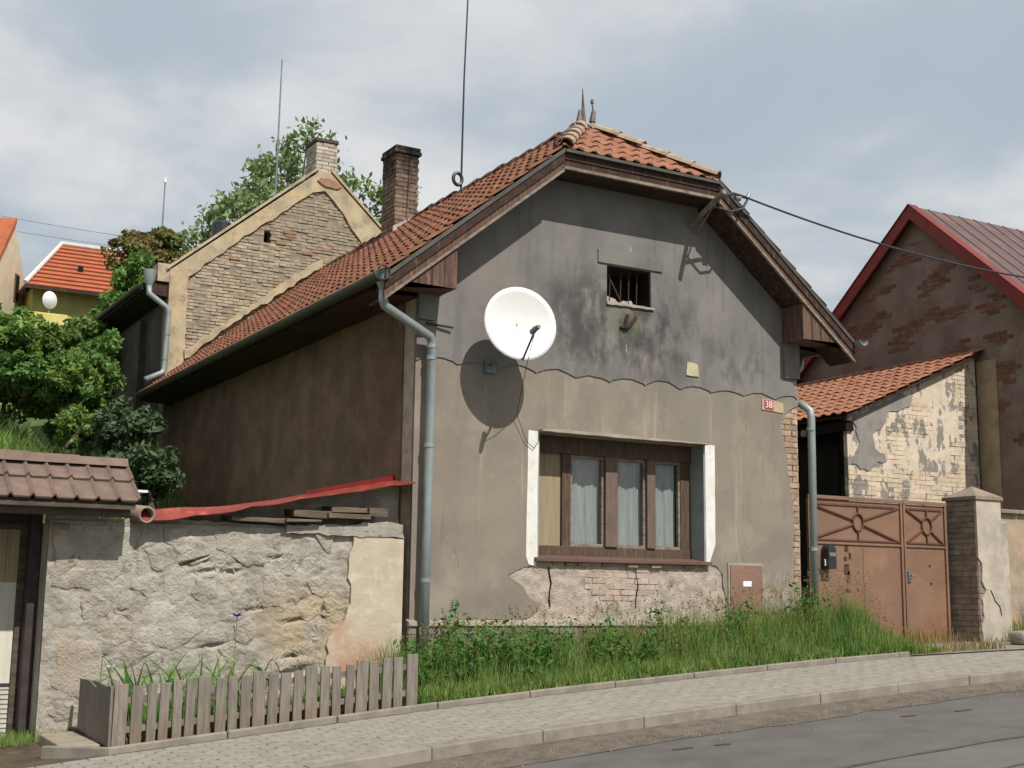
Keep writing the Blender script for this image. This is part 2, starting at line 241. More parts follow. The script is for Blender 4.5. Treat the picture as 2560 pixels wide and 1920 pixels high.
# ------------------------------------------------------------------ mesh helpers
class MB:
    def __init__(s): s.v = []; s.f = []; s.m = []; s.cur = 0
    def add(s, vs, fs):
        n = len(s.v); s.v += [tuple(x) for x in vs]
        for f in fs: s.f.append(tuple(n+i for i in f)); s.m.append(s.cur)
        return s
    def hexa(s, p):       # p: 4 bottom (ccw from above), 4 top
        return s.add(p, [(3, 2, 1, 0), (4, 5, 6, 7), (0, 1, 5, 4), (1, 2, 6, 5), (2, 3, 7, 6), (3, 0, 4, 7)])
    def box(s, x0, x1, y0, y1, z0, z1):
        return s.hexa([(x0, y0, z0), (x1, y0, z0), (x1, y1, z0), (x0, y1, z0), (x0, y0, z1), (x1, y0, z1), (x1, y1, z1), (x0, y1, z1)])
    def bar(s, a, b, w, h, up=(0, 0, 1)):
        a, b = Vector(a), Vector(b); d = (b-a).normalized(); u = Vector(up); x = d.cross(u)
        if x.length < 1e-4: x = d.cross(Vector((1, 0, 0)))
        x.normalize(); u = x.cross(d).normalized(); x *= w/2; u *= h/2
        return s.hexa([a-x-u, a+x-u, b+x-u, b-x-u, a-x+u, a+x+u, b+x+u, b-x+u])
    def tube(s, path, r, n=10, cap=True):
        P = [Vector(p) for p in path]; rs = r if isinstance(r, (list, tuple)) else [r]*len(P)
        t = (P[1]-P[0]).normalized(); u = t.orthogonal().normalized(); base = len(s.v); k = len(P)
        for i, p in enumerate(P):
            tt = ((P[min(i+1, k-1)]-p).normalized() + (p-P[max(i-1, 0)]).normalized())
            tt = tt.normalized() if tt.length > 1e-6 else t
            u = (u - tt*u.dot(tt)).normalized(); vv = tt.cross(u)
            c = 1.
            if 0 < i < k-1:
                ca = (P[i+1]-p).normalized().dot(tt); c = 1/max(ca, .5)
            for j in range(n):
                a = 2*math.pi*j/n; s.v.append(tuple(p+(u*math.cos(a)+vv*math.sin(a))*rs[i]*(1 if c < 1.02 else (1+(c-1)*.5))))
        for i in range(k-1):
            for j in range(n):
                a = base+i*n+j; b = base+i*n+(j+1) % n; s.f.append((a, b, b+n, a+n)); s.m.append(s.cur)
        if cap:
            s.f.append(tuple(base+j for j in reversed(range(n)))); s.m.append(s.cur)
            s.f.append(tuple(base+(k-1)*n+j for j in range(n))); s.m.append(s.cur)
        return s
    def slab(s, outer, holes, d0, d1, fn):      # 2-D outline with holes, thickened between d0 (front) and d1; fn(a,b,d)->xyz
        loops = [outer]+list(holes); tri = tessellate_polygon([[Vector((a, b, 0)) for a, b in l] for l in loops])
        fl = [p for l in loops for p in l]; n = len(fl); base = len(s.v)
        s.v += [tuple(fn(a, b, d0)) for a, b in fl]+[tuple(fn(a, b, d1)) for a, b in fl]
        for t in tri:
            s.f.append(tuple(base+i for i in t)); s.m.append(s.cur); s.f.append(tuple(base+n+i for i in reversed(t))); s.m.append(s.cur)
        o = 0
        for l in loops:
            k = len(l)
            for i in range(k):
                a = base+o+i; b = base+o+(i+1) % k; s.f.append((a, b, b+n, a+n)); s.m.append(s.cur)
            o += k
        return s
    def grid(s, fn, nu, nv):
        base = len(s.v)
        for j in range(nv+1):
            for i in range(nu+1): s.v.append(tuple(fn(i/nu, j/nv)))
        for j in range(nv):
            for i in range(nu):
                a = base+j*(nu+1)+i; s.f.append((a, a+1, a+nu+2, a+nu+1)); s.m.append(s.cur)
        return s
    def mesh(s, name, fix=True):
        me = bpy.data.meshes.new(name); me.from_pydata(s.v, [], s.f)
        me.polygons.foreach_set('material_index', s.m)
        if fix:
            import bmesh
            bm = bmesh.new(); bm.from_mesh(me); bmesh.ops.recalc_face_normals(bm, faces=bm.faces); bm.to_mesh(me); bm.free()
        me.update(); return me
FXZ = lambda a, b, d: (a, d, b)       # outline in x,z; depth along y
FYZ = lambda a, b, d: (d, a, b)       # outline in y,z; depth along x
FXY = lambda a, b, d: (a, b, d)
PINV = {}
def link(o, parent=None, label=None, kind=None):
    COL.objects.link(o)
    if parent is not None:
        o.parent = parent; o.matrix_parent_inverse = PINV.get(parent.name, Matrix())
    if label: o['label'] = label
    if kind: o['kind'] = kind
    return o
def obj(name, mb, m, parent=None, label=None, kind=None, bevel=0, smooth=False, fix=True):
    me = mb.mesh(name, fix) if isinstance(mb, MB) else mb
    ms = m if isinstance(m, (list, tuple)) else [m]
    if not me.materials:
        for k in ms: me.materials.append(MT[k] if isinstance(k, str) else k)
    if smooth: me.polygons.foreach_set('use_smooth', [True]*len(me.polygons))
    o = link(bpy.data.objects.new(name, me), parent, label, kind)
    if bevel:
        b = o.modifiers.new('bevel', 'BEVEL'); b.width = bevel; b.segments = 2; b.limit_method = 'ANGLE'
    return o
def thing(name, label, cat, loc=(0, 0, 0), group=None):
    o = bpy.data.objects.new(name, None); o.location = loc; o.empty_display_size = .2; COL.objects.link(o)
    o['label'] = label; o['category'] = cat
    if group: o['group'] = group
    PINV[o.name] = Matrix.Translation(loc).inverted(); return o
def tag(o, label, cat, group=None):
    o['label'] = label; o['category'] = cat
    if group: o['group'] = group
    return o
def arr_mesh(name, v, nper, faces, m):
    """many copies of a small face pattern from an (n*nper,3) vertex array"""
    n = len(v)//nper; fs = []
    me = bpy.data.meshes.new(name)
    loops = []; starts = []; tot = []; st = 0
    base = np.arange(n)*nper
    for f in faces:
        a = base[:, None]+np.array(f)[None, :]; loops.append(a)
    k = [len(f) for f in faces]
    L = np.concatenate([l.ravel() for l in loops]); cnt = np.concatenate([np.full(n, kk) for kk in k]); stt = np.concatenate([[0], np.cumsum(cnt)[:-1]])
    me.vertices.add(len(v)); me.vertices.foreach_set('co', np.asarray(v, dtype=np.float32).ravel())
    me.loops.add(len(L)); me.loops.foreach_set('vertex_index', L.astype(np.int32))
    me.polygons.add(len(cnt)); me.polygons.foreach_set('loop_start', stt.astype(np.int32)); me.polygons.foreach_set('loop_total', cnt.astype(np.int32))
    me.update(calc_edges=True); me.validate()
    for q in (m if isinstance(m, (list, tuple)) else [m]): me.materials.append(MT[q])
    return me
def pieces(name, meshes, mats, parent, maxn=300, stuff=None, m=None):
    """put a mesh at every matrix: the nearest maxn become part objects, the rest one stuff part"""
    meshes = meshes if isinstance(meshes, list) else [meshes]
    order = sorted(range(len(mats)), key=lambda i: (mats[i].translation-CAM).length)
    for i in order[:maxn]:
        o = bpy.data.objects.new(name, meshes[i % len(meshes)]); link(o, parent); o.matrix_basis = mats[i]
    rest = order[maxn:]
    if rest:
        V = []; F = []; n = 0
        for i in rest:
            me = meshes[i % len(meshes)]; c = np.array([v.co[:] for v in me.vertices]); M4 = np.array(mats[i])
            V.append(c@M4[:3, :3].T+M4[:3, 3]); F += [tuple(n+k for k in p.vertices) for p in me.polygons]; n += len(c)
        me2 = bpy.data.meshes.new(stuff or name+'s'); me2.from_pydata(np.concatenate(V).tolist(), [], F); me2.materials.append(meshes[0].materials[0])
        o = bpy.data.objects.new(stuff or name+'s', me2); link(o, parent, kind='stuff')
def axes(o, x, y, z):
    M4 = Matrix.Identity(4)
    for i, a in enumerate((x, y, z)):
        a = Vector(a)
        for r in range(3): M4[r][i] = a[r]
    for r in range(3): M4[r][3] = o[r]
    return M4
BR = {}
def brick_meshes(mname, k=4):
    if mname in BR: return BR[mname]
    r = []
    for q in range(k):
        mb = MB(); j = lambda: random.uniform(-.03, .03)
        c = .06
        pts = []
        for z in (-.5, .5):
            for x, y in ((-.5, -.5), (.5, -.5), (.5, .5), (-.5, .5)): pts.append((x+j(), y, z+j()*1.5))
        mb.hexa(pts); me = mb.mesh('brick'); me.materials.append(MT[mname]); r.append(me)
    BR[mname] = r; return r
def brick_field(parent, org, ax, up, nrm, W, H, pred, m, bl=.25, bh=.076, proud=.004, rough=.004, depth=.06, gap=.012, maxn=300, name='brick', half=False, stuff='bricks'):
    org, ax, up, nrm = map(Vector, (org, ax, up, nrm)); ms = []
    rows = int(H/bh)
    for r in range(rows):
        u = -(bl/2 if r % 2 else 0)
        while u < W-1e-4:
            a, b = max(u, 0), min(u+bl, W)
            if b-a > .04 and pred((a+b)/2, (r+.5)*bh):
                d = proud+random.uniform(-rough, rough)
                c = org+ax*((a+b)/2)+up*((r+.5)*bh)+nrm*(d-depth/2)
                ms.append(axes(c, ax*(b-a-gap), -nrm*depth, up*(bh-gap)))
            u += bl
    pieces(name, brick_meshes(m), ms, parent, maxn, stuff)
    return len(ms)
def jag(pts, amp, step, skip=()):
    """subdivide an outline and shake it, keeping segments in skip straight"""
    o = []
    for i, (a, b) in enumerate(pts):
        c, d = pts[(i+1) % len(pts)]; L = math.hypot(c-a, d-b); n = 1 if i in skip else max(1, int(L/step))
        for k in range(n):
            t = k/n; x, y = a+(c-a)*t, b+(d-b)*t
            if k: x += random.uniform(-amp, amp); y += random.uniform(-amp, amp)
            o.append((x, y))
    return o

# ------------------------------------------------------------------ ground levels
GX = np.array([-200, -30, -12, -6, -3.3, -1.96, -.6, 1.44, 3.24, 5.4, 7.8, 14, 40, 200.]); GZ = np.array([-4, -3.2, -1.72, -1.27, -1.02, -.90, -.77, -.62, -.50, -.375, -.31, -.15, .6, 2.])
_gx = np.arange(-40, 60, .05); _g = np.interp(_gx, GX, GZ); _k = np.ones(31)/31; _g2 = np.convolve(np.pad(_g, 15, 'edge'), _k, 'valid')
def G(x): return float(np.interp(x, _gx, _g2)) if -40 < x < 60 else float(np.interp(x, GX, GZ))
def PV(x, y): return G(x)+.022*(y+1.5)            # pavement surface, falling to the road
def sst(a, b, x): t = min(max((x-a)/(b-a), 0), 1); return t*t*(3-2*t)
KY = -3.40                                          # kerb line
def T(x, y):
    b = G(max(min(x, 20), -30))
    if y < -.5: return b-.32
    wl = 1-sst(5.5, 9, x)
    r = (sst(.6, 11, y)*2.9+sst(9, 27, y)*3.3+sst(25, 160, y)*3.)*wl + (1-wl)*(sst(9, 40, y)*4.)
    r += sst(-1.5, -3.2, x)*sst(2, 8, y)*.9 if y < 60 else 0
    return b-.06+r - .26*sst(.4, -.4, y)
xs = np.unique(np.concatenate([np.linspace(-300, -12, 12), np.linspace(-12, 16, 57), np.linspace(16, 300, 14)])); ys = np.unique(np.concatenate([np.linspace(-300, -16, 10), np.linspace(-16, 30, 93), np.linspace(30, 500, 16)]))
mb = MB(); mb.grid(lambda u, v: (0, 0, 0), len(xs)-1, len(ys)-1); k = 0
for y in ys:
    for x in xs:
        z = T(x, y)+(noise.noise(Vector((x*.7, y*.7, 0)))*.06 if y > 1 else 0); mb.v[k] = (float(x), float(y), z); k += 1
obj('ground', mb, 'ground', kind='structure', smooth=True)
def strip(name, y0, y1, zf, m, x0=-16, x1=20, n=180, parent=None, kind='structure', ny=1, jit=0., label=None):
    mb = MB()
    def f(u, v):
        x = x0+(x1-x0)*u; a = y0(x) if callable(y0) else y0; b = y1(x) if callable(y1) else y1
        y = a+(b-a)*v; return (x, y, zf(x, y))
    mb.grid(f, n, ny); return obj(name, mb, m, parent, kind=kind, label=label)
RZ = lambda x, y: G(x)+.022*(KY+1.5)-.115-.012*min(max(KY-y, 0), 3)
road = strip('road', -15, KY+.05, RZ, 'asphalt', ny=24)
strip('road_patch', lambda x: -15+0*x, lambda x: -5.75+.02*math.sin(x*.9), lambda x, y: RZ(x, y)+.004, 'asphalt2', parent=road, ny=20, kind=None)
strip('tar_seam', lambda x: -5.775+.02*math.sin(x*.9)+.012*math.sin(x*7), lambda x: -5.735+.02*math.sin(x*.9)+.012*math.sin(x*9+1), lambda x, y: RZ(x, y)+.008, 'seam', n=420, parent=road, kind=None)
strip('tar_seam', lambda x: -6.52+.02*math.sin(x*.8), lambda x: -6.485+.02*math.sin(x*.8)+.01*math.sin(x*9), lambda x, y: RZ(x, y)+.008, 'seam', n=320, parent=road, kind=None)
for sx, sy, L in ((.2, -4.35, .17), (.55, -4.42, .13), (2.6, -4.4, .14), (3.15, -4.5, .18)):
    mb = MB(); mb.slab(jag([(sx, sy), (sx+L, sy-.02), (sx+L, sy+.03), (sx, sy+.035)], .006, .03), [], 0, .003, lambda a, b, d: (a, b, RZ(a, b)+.004+d)); obj('tar_spot', mb, 'seam', road)
dy = lambda x: KY-.60+.14*noise.noise(Vector((x*.8, 3, 0)))+.05*noise.noise(Vector((x*4, 9, 0)))+.06*sst(0, 6, x)
strip('gutter_grit', dy, KY+.02, lambda x, y: RZ(x, y)+.004+.022*sst(KY-.3, KY, y), 'dirt', n=420, ny=4)
# grit pebbles
mb = MB()
for i in range(2200):
    x = random.uniform(-3.6, 8.5); y = KY-.02-abs(random.gauss(0, .28)); r = random.choice((.004, .006, .008, .012)); z = RZ(x, y)+.012
    p = [(x+r*random.uniform(.7, 1.3)*math.cos(a), y+r*random.uniform(.7, 1.3)*math.sin(a), z-.01) for a in (0, 2.1, 4.2)]
    mb.add(p+[(x, y, z+r)], [(0, 1, 3), (1, 2, 3), (2, 0, 3)])
obj('pebbles', mb, 'stone', road, kind='stuff')

# pavement with pavers, kerb stones, edging stones
pave = strip('pavement', KY+.12, -1.5, lambda x, y: PV(x, y)-.012, 'joint', x0=-14, x1=18)
def chamfer_box(lx, ly, lz, c):
    mb = MB(); x, y = lx/2, ly/2
    mb.v = [(-x, -y, -lz), (x, -y, -lz), (x, y, -lz), (-x, y, -lz), (-x, -y, -c), (x, -y, -c), (x, y, -c), (-x, y, -c), (-x+c, -y+c, 0), (x-c, -y+c, 0), (x-c, y-c, 0), (-x+c, y-c, 0)]
    mb.f = [(0, 1, 5, 4), (1, 2, 6, 5), (2, 3, 7, 6), (3, 0, 4, 7), (4, 5, 9, 8), (5, 6, 10, 9), (6, 7, 11, 10), (7, 4, 8, 11), (8, 9, 10, 11)]; mb.m = [0]*9
    return mb
pm = chamfer_box(.196, .096, .05, .006).mesh('paver'); pm.materials.append(MT['paver'])
ms = []; ny = int((-1.56-(KY+.15))/.1)
for r in range(ny):
    y = KY+.15+.05+r*.1; x = -5.2+(.1 if r % 2 else 0)
    while x < 11:
        sl_ = (G(x+.1)-G(x-.1))/.2; z = PV(x, y)+random.uniform(-.002, .002)
        ax = Vector((1, 0, sl_)).normalized(); ay = Vector((0, 1, .022)).normalized(); az = ax.cross(ay)
        ms.append(axes((x, y, z), ax, ay, az)); x += .2
pieces('paver', pm, ms, pave, 300, 'pavers')
def curb(name, x0, x1, y0, y1, dz0, dz1, seed):
    mb = MB(); a, b = PV(x0, (y0+y1)/2), PV(x1, (y0+y1)/2); j = random.uniform(-.004, .004)
    mb.hexa([(x0, y0+j, a+dz0), (x1, y0+j, b+dz0), (x1, y1+j, b+dz0), (x0, y1+j, a+dz0), (x0, y0+j, a+dz1), (x1, y0+j, b+dz1), (x1, y1+j, b+dz1), (x0, y1+j, a+dz1)])
    return obj(name, mb, 'kerb', pave, bevel=.012)
x = -6.4
while x < 13: curb('kerb_stone', x+.002, x+.998, KY, KY+.148, -.3, .004+random.uniform(-.003, .003), 0); x += 1.0
x = -3.42
while x < 5.75: curb('edging_stone', x+.004, min(x+.996, 5.75), -1.548, -1.49, -.2, .045+random.uniform(-.004, .004), 0); x += 1.0
obj('edging_stone', MB().hexa([(-3.86, -1.10, -1.3), (-3.80, -1.06, -1.3), (-3.40, -1.49, -1.3), (-3.42, -1.55, -1.3), (-3.86, -1.10, -1.0), (-3.80, -1.06, -1.0), (-3.40, -1.49, -.985), (-3.42, -1.55, -.985)]), 'kerb', pave, bevel=.01)
# verge soil and forecourt
strip('verge_soil', -1.49, .03, lambda x, y: G(x)+.012+.05*sst(-1.3, -.3, y), 'soil', x0=-3.42, x1=5.85, n=120, ny=6)
strip('forecourt', -1.5, .6, lambda x, y: PV(x, -1.5)-.002+.012*(y+1.5), 'kerb', x0=5.76, x1=14, n=60, ny=2)
strip('driveway', -1.5, 5, lambda x, y: G(x)-.03, 'soil', x0=-8, x1=-3.44, n=40, ny=4)

# ------------------------------------------------------------------ the cottage
house = thing('cottage', 'grey plastered cottage with half-hipped orange tiled roof and one wide brown window', 'house', (2.765, 0, -.6))
K = .81; EX, EZ = -.57, 3.62; W = 5.53; CX = W/2
def roofz(x): return EZ+K*(min(x, W-x)-EX)
HZ = 5.40; HX = EX+(HZ-EZ)/K          # half hip eave corner
HY = -.42; AY = .95; RIDGE = roofz(CX); LEN = 9.93
core = [(0, -.95), (W, -.95), (W, roofz(W)-.2), (W-HX, HZ-.12), (HX, HZ-.12), (0, roofz(0)-.2)]
mb = MB(); mb.slab(core, [[(1.57, .70), (3.98, .70), (3.98, 2.13), (1.57, 2.13)], [(2.51, 3.77), (3.16, 3.77), (3.16, 4.22), (2.51, 4.22)]], .03, .45, FXZ)
fwall = obj('front_wall', mb, 'mortar', house)
low = [(0, .0), (1.30, .0), (1.5, .04), (1.62, .16), (1.5, .24), (1.42, .34), (1.28, .44), (1.2, .5), (1.33, .56), (1.52, .60), (1.57, .64), (1.57, 2.13), (3.98, 2.13), (3.98, .70), (4.14, .66), (4.24, .55), (4.27, .3), (4.29, .0),
       (5.40, 0), (5.43, .4), (5.38, .8), (5.42, 1.2), (5.36, 1.7), (5.31, 2.1), (5.22, 2.45), (5.30, 2.62), (5.44, 2.72), (5.53, 2.76), (5.53, 2.95), (0, 2.95)]
low = jag(low, .014, .06, skip=(10, 11, 12, 27, 28, 29))
obj('lower_render', MB().slab(low, [], -.0, .04, FXZ), 'lower', house)
sc = []
x = 0.0
while x < 5.5:
    ph = ((x-1.54)/.511) % 1.0; kk = int((x-1.54)/.511+20); sc.append((x+random.uniform(-.006, .006), 2.797+random.uniform(-.005, .005)+.006*math.sin(kk*2.3)+(.066+.016*math.sin(kk*1.7))*math.sin(math.pi*ph)**.8)); x += .0365
sc += [(5.50, 2.83), (5.46, 2.95), (5.43, 3.1), (5.49, 3.2), (5.47, 3.4), (5.53, 3.5), (5.53, roofz(W)-.2), (W-HX, HZ-.12), (HX, HZ-.12), (0, roofz(0)-.2)]
obj('upper_render', MB().slab(sc, [[(2.51, 3.77), (3.16, 3.77), (3.16, 4.22), (2.51, 4.22)]], -.014, .035, FXZ), 'upper', house)
# side wall (rough render) with some relief
def sidef(u, v):
    y = .44+u*(LEN-.44); z = -.95+v*(4.75); n = noise.noise(Vector((y*1.3, z*1.3, 0)))*.03+noise.noise(Vector((y*6, z*6, 3)))*.008
    return (-.0+n*.8, y, z)
sw = MB().grid(sidef, 130, 70); obj('side_wall', sw, 'side', house, smooth=True, fix=False)
obj('side_wall', MB().box(W-.03, W, .44, LEN, -.95, 3.85), 'side', house)
mb = MB(); mb.box(-.02, .06, .30, .44, -.6, 3.5); obj('corner_strip', mb, 'side', house)
# plinth
obj('plinth_ledge', MB().hexa([(-.03, -.07, -.06), (5.5, -.07, -.06), (5.5, .03, -.06), (-.03, .03, -.06), (-.03, -.055, -.012), (5.5, -.055, -.012), (5.5, .03, .012), (-.03, .03, .012)]), 'ledge', house, bevel=.006)
plinth = obj('plinth', MB().box(-.01, W-.02, -.035, .03, -.95, -.062), 'mortar', house)
brick_field(plinth, (-.03, -.035, -.97), (1, 0, 0), (0, 0, 1), (0, -1, 0), 5.5, .905, lambda u, v: -.97+v > G(u)-.05 and v < .88, 'clinker', bl=.25, bh=.075, proud=.012, maxn=140)
# exposed bricks, right corner
prow = random.Random(3)
brick_field(fwall, (5.18, .03, .1), (1, 0, 0), (0, 0, 1), (0, -1, 0), .345, 3.45, lambda u, v: u > .1 or 2.1 < v < 2.55, 'cbrick', bl=.24, bh=.075, proud=.012, rough=.008, maxn=110)
# broken masonry under the window
def rough_patch(x0, x1, z0, z1, y, amp, nx, nz, sc=9):
    def f(u, v):
        x = x0+(x1-x0)*u; z = z0+(z1-z0)*v
        n = noise.noise(Vector((x*sc, z*sc, 1)))*amp+noise.noise(Vector((x*sc*3, z*sc*3, 5)))*amp*.5
        return (x, y+n, z)
    return MB().grid(f, nx, nz)
obj('exposed_masonry', rough_patch(1.1, 4.32, -.0, .68, .014, .014, 130, 34), 'mortar', house, smooth=True, fix=False)
brick_field(fwall, (2.22, .012, .22), (1, 0, 0), (0, 0, 1), (0, -1, 0), 1.05, .45, lambda u, v: abs(u-.5)/.55+abs(v-.27)/.33 < 1.0+.5*prow.random(), 'pbrick', bl=.2, bh=.066, proud=.004, rough=.007, maxn=40)
brick_field(fwall, (1.6, .012, .6), (1, 0, 0), (0, 0, 1), (0, -1, 0), 2.45, .075, lambda u, v: prow.random() < .62, 'cbrick', bl=.17, bh=.066, proud=.03, rough=.02, gap=.03, maxn=20)
mb = MB()
for xx in (2.95, 1.75): 
    p = [(xx+random.uniform(-.02, .02), .006, .6-.09*i) for i in range(6)]; mb.tube(p, .008, 5)
obj('crack', mb, 'dark', house)
for pts_ in ([(5.1, 2.6), (5.08, 2.2), (5.12, 1.9), (5.06, 1.5)], [(3.3, 2.16), (3.36, 2.3), (3.31, 2.45), (3.40, 2.62)], [(.5, 1.2), (.56, .95), (.52, .8), (.6, .5)], [(4.45, .72), (4.5, 1.0), (4.44, 1.3)]):
    p = []
    for i in range(len(pts_)-1):
        for q in range(5): f_ = q/5; p.append((pts_[i][0]*(1-f_)+pts_[i+1][0]*f_+random.uniform(-.008, .008), .0, pts_[i][1]*(1-f_)+pts_[i+1][1]*f_))
    obj('crack', MB().tube(p, [random.uniform(.0015, .004) for _ in p], 4), 'sootm', house)
# white window bands, reveal, window
obj('window_band', MB().slab(jag([(1.425, .70), (1.46, .62), (1.55, .60), (1.57, .66), (1.572, 2.13), (1.44, 2.135)], .004, .2), [], -.007, .02, FXZ), 'white', house)
obj('window_band', MB().slab(jag([(3.978, .70), (4.0, .60), (4.05, .74), (4.125, .92), (4.13, 2.14), (3.978, 2.145)], .004, .2), [], -.007, .02, FXZ), 'white', house)
for a, b in ((3.955, 3.985), (1.565, 1.59)): obj('window_reveal', MB().box(a, b, -.002, .42, .70, 2.128), 'reveal', house)
lt = [(1.57, 2.128), (2.0, 2.126), (2.5, 2.124), (3.0, 2.126), (3.98, 2.13), (3.98, 2.145), (2.9, 2.155), (2.45, 2.165), (2.3, 2.158), (1.9, 2.165), (1.57, 2.15)]
obj('lintel_edge', MB().slab(jag(lt, .004, .1), [], -.10, .02, FXZ), 'ledge', house)  # broken edge, pushed out further to throw a deeper shadow into the window
win = obj('window', MB().box(1.59, 3.955, .24, .34, 1.93, 2.126), 'frame', house, label='wide brown wooden window with three curtained casements')
mb = MB()
for a, b, y0 in ((2.065, 2.186, .26), (3.80, 3.955, .26)): mb.box(a, b, y0, .36, .80, 1.93)
mb.box(1.59, 3.955, .25, .36, .72, .85); obj('window_frame', mb, 'frame', win, bevel=.008)
for a, b in ((2.66, 2.836), (3.27, 3.393)): obj('mullion', MB().box(a, b, .225, .36, .85, 1.93), 'frame2', win, bevel=.008)
obj('panel', MB().box(1.59, 2.065, .30, .34, .85, 1.93), 'beige', win)
for a, b in ((2.186, 2.66), (2.836, 3.27), (3.393, 3.80)):
    mb = MB(); s_ = .028
    mb.box(a, a+s_, .275, .32, .85, 1.93); mb.box(b-s_, b, .275, .32, .85, 1.93); mb.box(a+s_, b-s_, .275, .32, .85, .885); mb.box(a+s_, b-s_, .275, .32, 1.89, 1.93)
    obj('sash', mb, 'woodlight', win)
    obj('pane', MB().add([(a+s_, .298, .885), (b-s_, .298, .885), (b-s_, .298, 1.89), (a+s_, .298, 1.89)], [(0, 1, 2, 3)]), 'glass', win)
    def cf(u, v, a=a, b=b): return (a+(b-a)*u, .365+.006*math.sin(u*38+math.sin(v*3)*.9)+.012*math.sin(u*13+1+.8*math.sin(v*4)), .86+1.08*v)
    obj('curtain', MB().grid(cf, 70, 8), 'curtain', win, smooth=True, fix=False)
mb = MB(); mb.box(1.3, 4.2, 1.8, 1.85, .3, 2.5); mb.box(1.3, 1.35, .451, 1.8, .3, 2.5); mb.box(4.15, 4.2, .451, 1.8, .3, 2.5); mb.box(1.3, 4.2, .451, 1.85, 2.5, 2.55); mb.box(1.3, 4.2, .451, 1.85, .25, .3)
obj('room_interior', mb, 'dark', house)
sill = MB().hexa([(1.53, -.06, .655), (4.03, -.06, .66), (4.03, .2, .70), (1.53, .2, .70), (1.53, -.06, .695), (4.03, -.06, .70), (4.03, .2, .735), (1.53, .2, .735)]); obj('window_sill', sill, 'sillw', house, bevel=.006)
# attic window
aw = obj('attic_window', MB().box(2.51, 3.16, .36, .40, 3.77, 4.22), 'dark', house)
for b_ in ((2.50, 2.525, .06, .36, 3.77, 4.22), (3.145, 3.17, .0, .36, 3.77, 4.22), (2.525, 3.145, .0, .36, 4.20, 4.23)): obj('shade_lining', MB().box(*b_), 'dark', aw)  # near-black lining added, the opening's deep shade put into its colour
mb = MB(); mb.slab(jag([(2.51, 3.77), (3.16, 3.77), (3.16, 3.80), (2.98, 3.80), (2.95, 3.85), (2.83, 3.84), (2.76, 3.80), (2.7, 3.85), (2.6, 3.87), (2.51, 3.84)], .008, .04), [], .10, .2, FXZ); obj('broken_mortar', mb, 'mortar', aw)
for xx in (2.62, 2.78, 2.9, 3.02): obj('window_bar', MB().tube([(xx, .1, 3.77), (xx+.015, .1, 4.22)], .008, 6), 'rust', aw)
obj('window_bar', MB().tube([(2.6, .11, 4.15), (2.8, .11, 3.82)], .012, 6), 'rust', aw)
obj('attic_lintel', MB().box(2.375, 3.33, -.034, .02, 4.235, 4.40), 'upper', house, bevel=.006)
obj('attic_sill', MB().slab(jag([(2.5, 3.735), (3.2, 3.74), (3.2, 3.765), (2.5, 3.768)], .006, .06), [], -.04, .1, FXZ), 'ledge', house)
# iron stubs beneath the attic window, old yellow plate, crest mark
obj('iron_stub', MB().bar((2.80, -.03, 3.64), (2.75, -.05, 3.46), .03, .03).bar((2.93, -.03, 3.62), (2.78, -.05, 3.47), .03, .03).bar((2.70, -.03, 3.47), (2.80, -.05, 3.52), .03, .03), 'rust', house)
obj('plate', MB().slab(jag([(3.685, 2.985), (3.88, 2.98), (3.87, 3.1), (3.85, 3.14), (3.70, 3.15)], .006, .05), [], -.03, .0, FXZ), 'yellowpatch', house, label='small faded yellow plate')
for (a, b, c, d) in ((2.84, 4.43, 2.875, 4.51), (2.78, 3.18, 2.80, 3.34)): obj('lime_mark', MB().slab(jag([(a, b), (c, b), (c-.012, d), (a+.012, d)], .005, .04), [], -.0165, .0, FXZ), 'ledge', house)
# house number
numb = obj('house_number', MB().slab([(4.905, 2.655), (5.10, 2.65), (5.10, 2.795), (4.905, 2.80)], [], -.012, .0, FXZ), 'signpink', house)
obj('plate_face', MB().slab([(4.945, 2.668), (5.085, 2.664), (5.085, 2.782), (4.945, 2.786)], [], -.016, -.012, FXZ), 'signred', numb)
obj('faded_plate', MB().slab([(5.105, 2.645), (5.265, 2.635), (5.265, 2.765), (5.105, 2.79)], [], -.010, .0, FXZ), 'signpale', numb)
def text(body, size, loc, m, parent, name, depth=.002):
    cu = bpy.data.curves.new(name, 'FONT'); cu.body = body; cu.size = size; cu.extrude = depth; cu.align_x = 'CENTER'; cu.align_y = 'CENTER'
    tmp = bpy.data.objects.new(name, cu); COL.objects.link(tmp); bpy.context.view_layer.update()
    me = bpy.data.meshes.new_from_object(tmp.evaluated_get(bpy.context.evaluated_depsgraph_get())); bpy.data.objects.remove(tmp)
    me.transform(Matrix.Translation(loc)@Matrix.Rotation(math.pi/2, 4, 'X')); me.materials.clear(); me.materials.append(MT[m])
    return link(bpy.data.objects.new(name, me), parent)
text('38', .125, (5.013, -.018, 2.725), 'signw', numb, 'digits')
# meter cupboard
mc = obj('meter_cupboard', MB().box(4.31, 4.87, -.018, .03, .09, .70), 'ledge', house)
obj('door', MB().box(4.335, 4.85, -.03, -.018, .11, .675), 'meter', mc, bevel=.004)
obj('name_label', MB().box(4.53, 4.665, -.034, -.03, .415, .48), 'labelw', mc)
for i in range(4): obj('vent_hole', MB().tube([(4.47+.08*i, -.0315, .585), (4.47+.08*i, -.0295, .585)], .009, 8), 'brownd', mc)
# plaster corner brackets under the box eaves
obj('eave_bracket', MB().box(.004, .20, -.05, .02, 3.26, 3.56), 'upper', house)
obj('eave_bracket', MB().box(W-.26, W-.004, -.05, .02, 3.1, 3.62), 'upper', house)
obj('wall_hook', MB().tube([(.1, -.03, 3.22), (.42, -.06, 3.20)], .012, 6), 'rust', house)

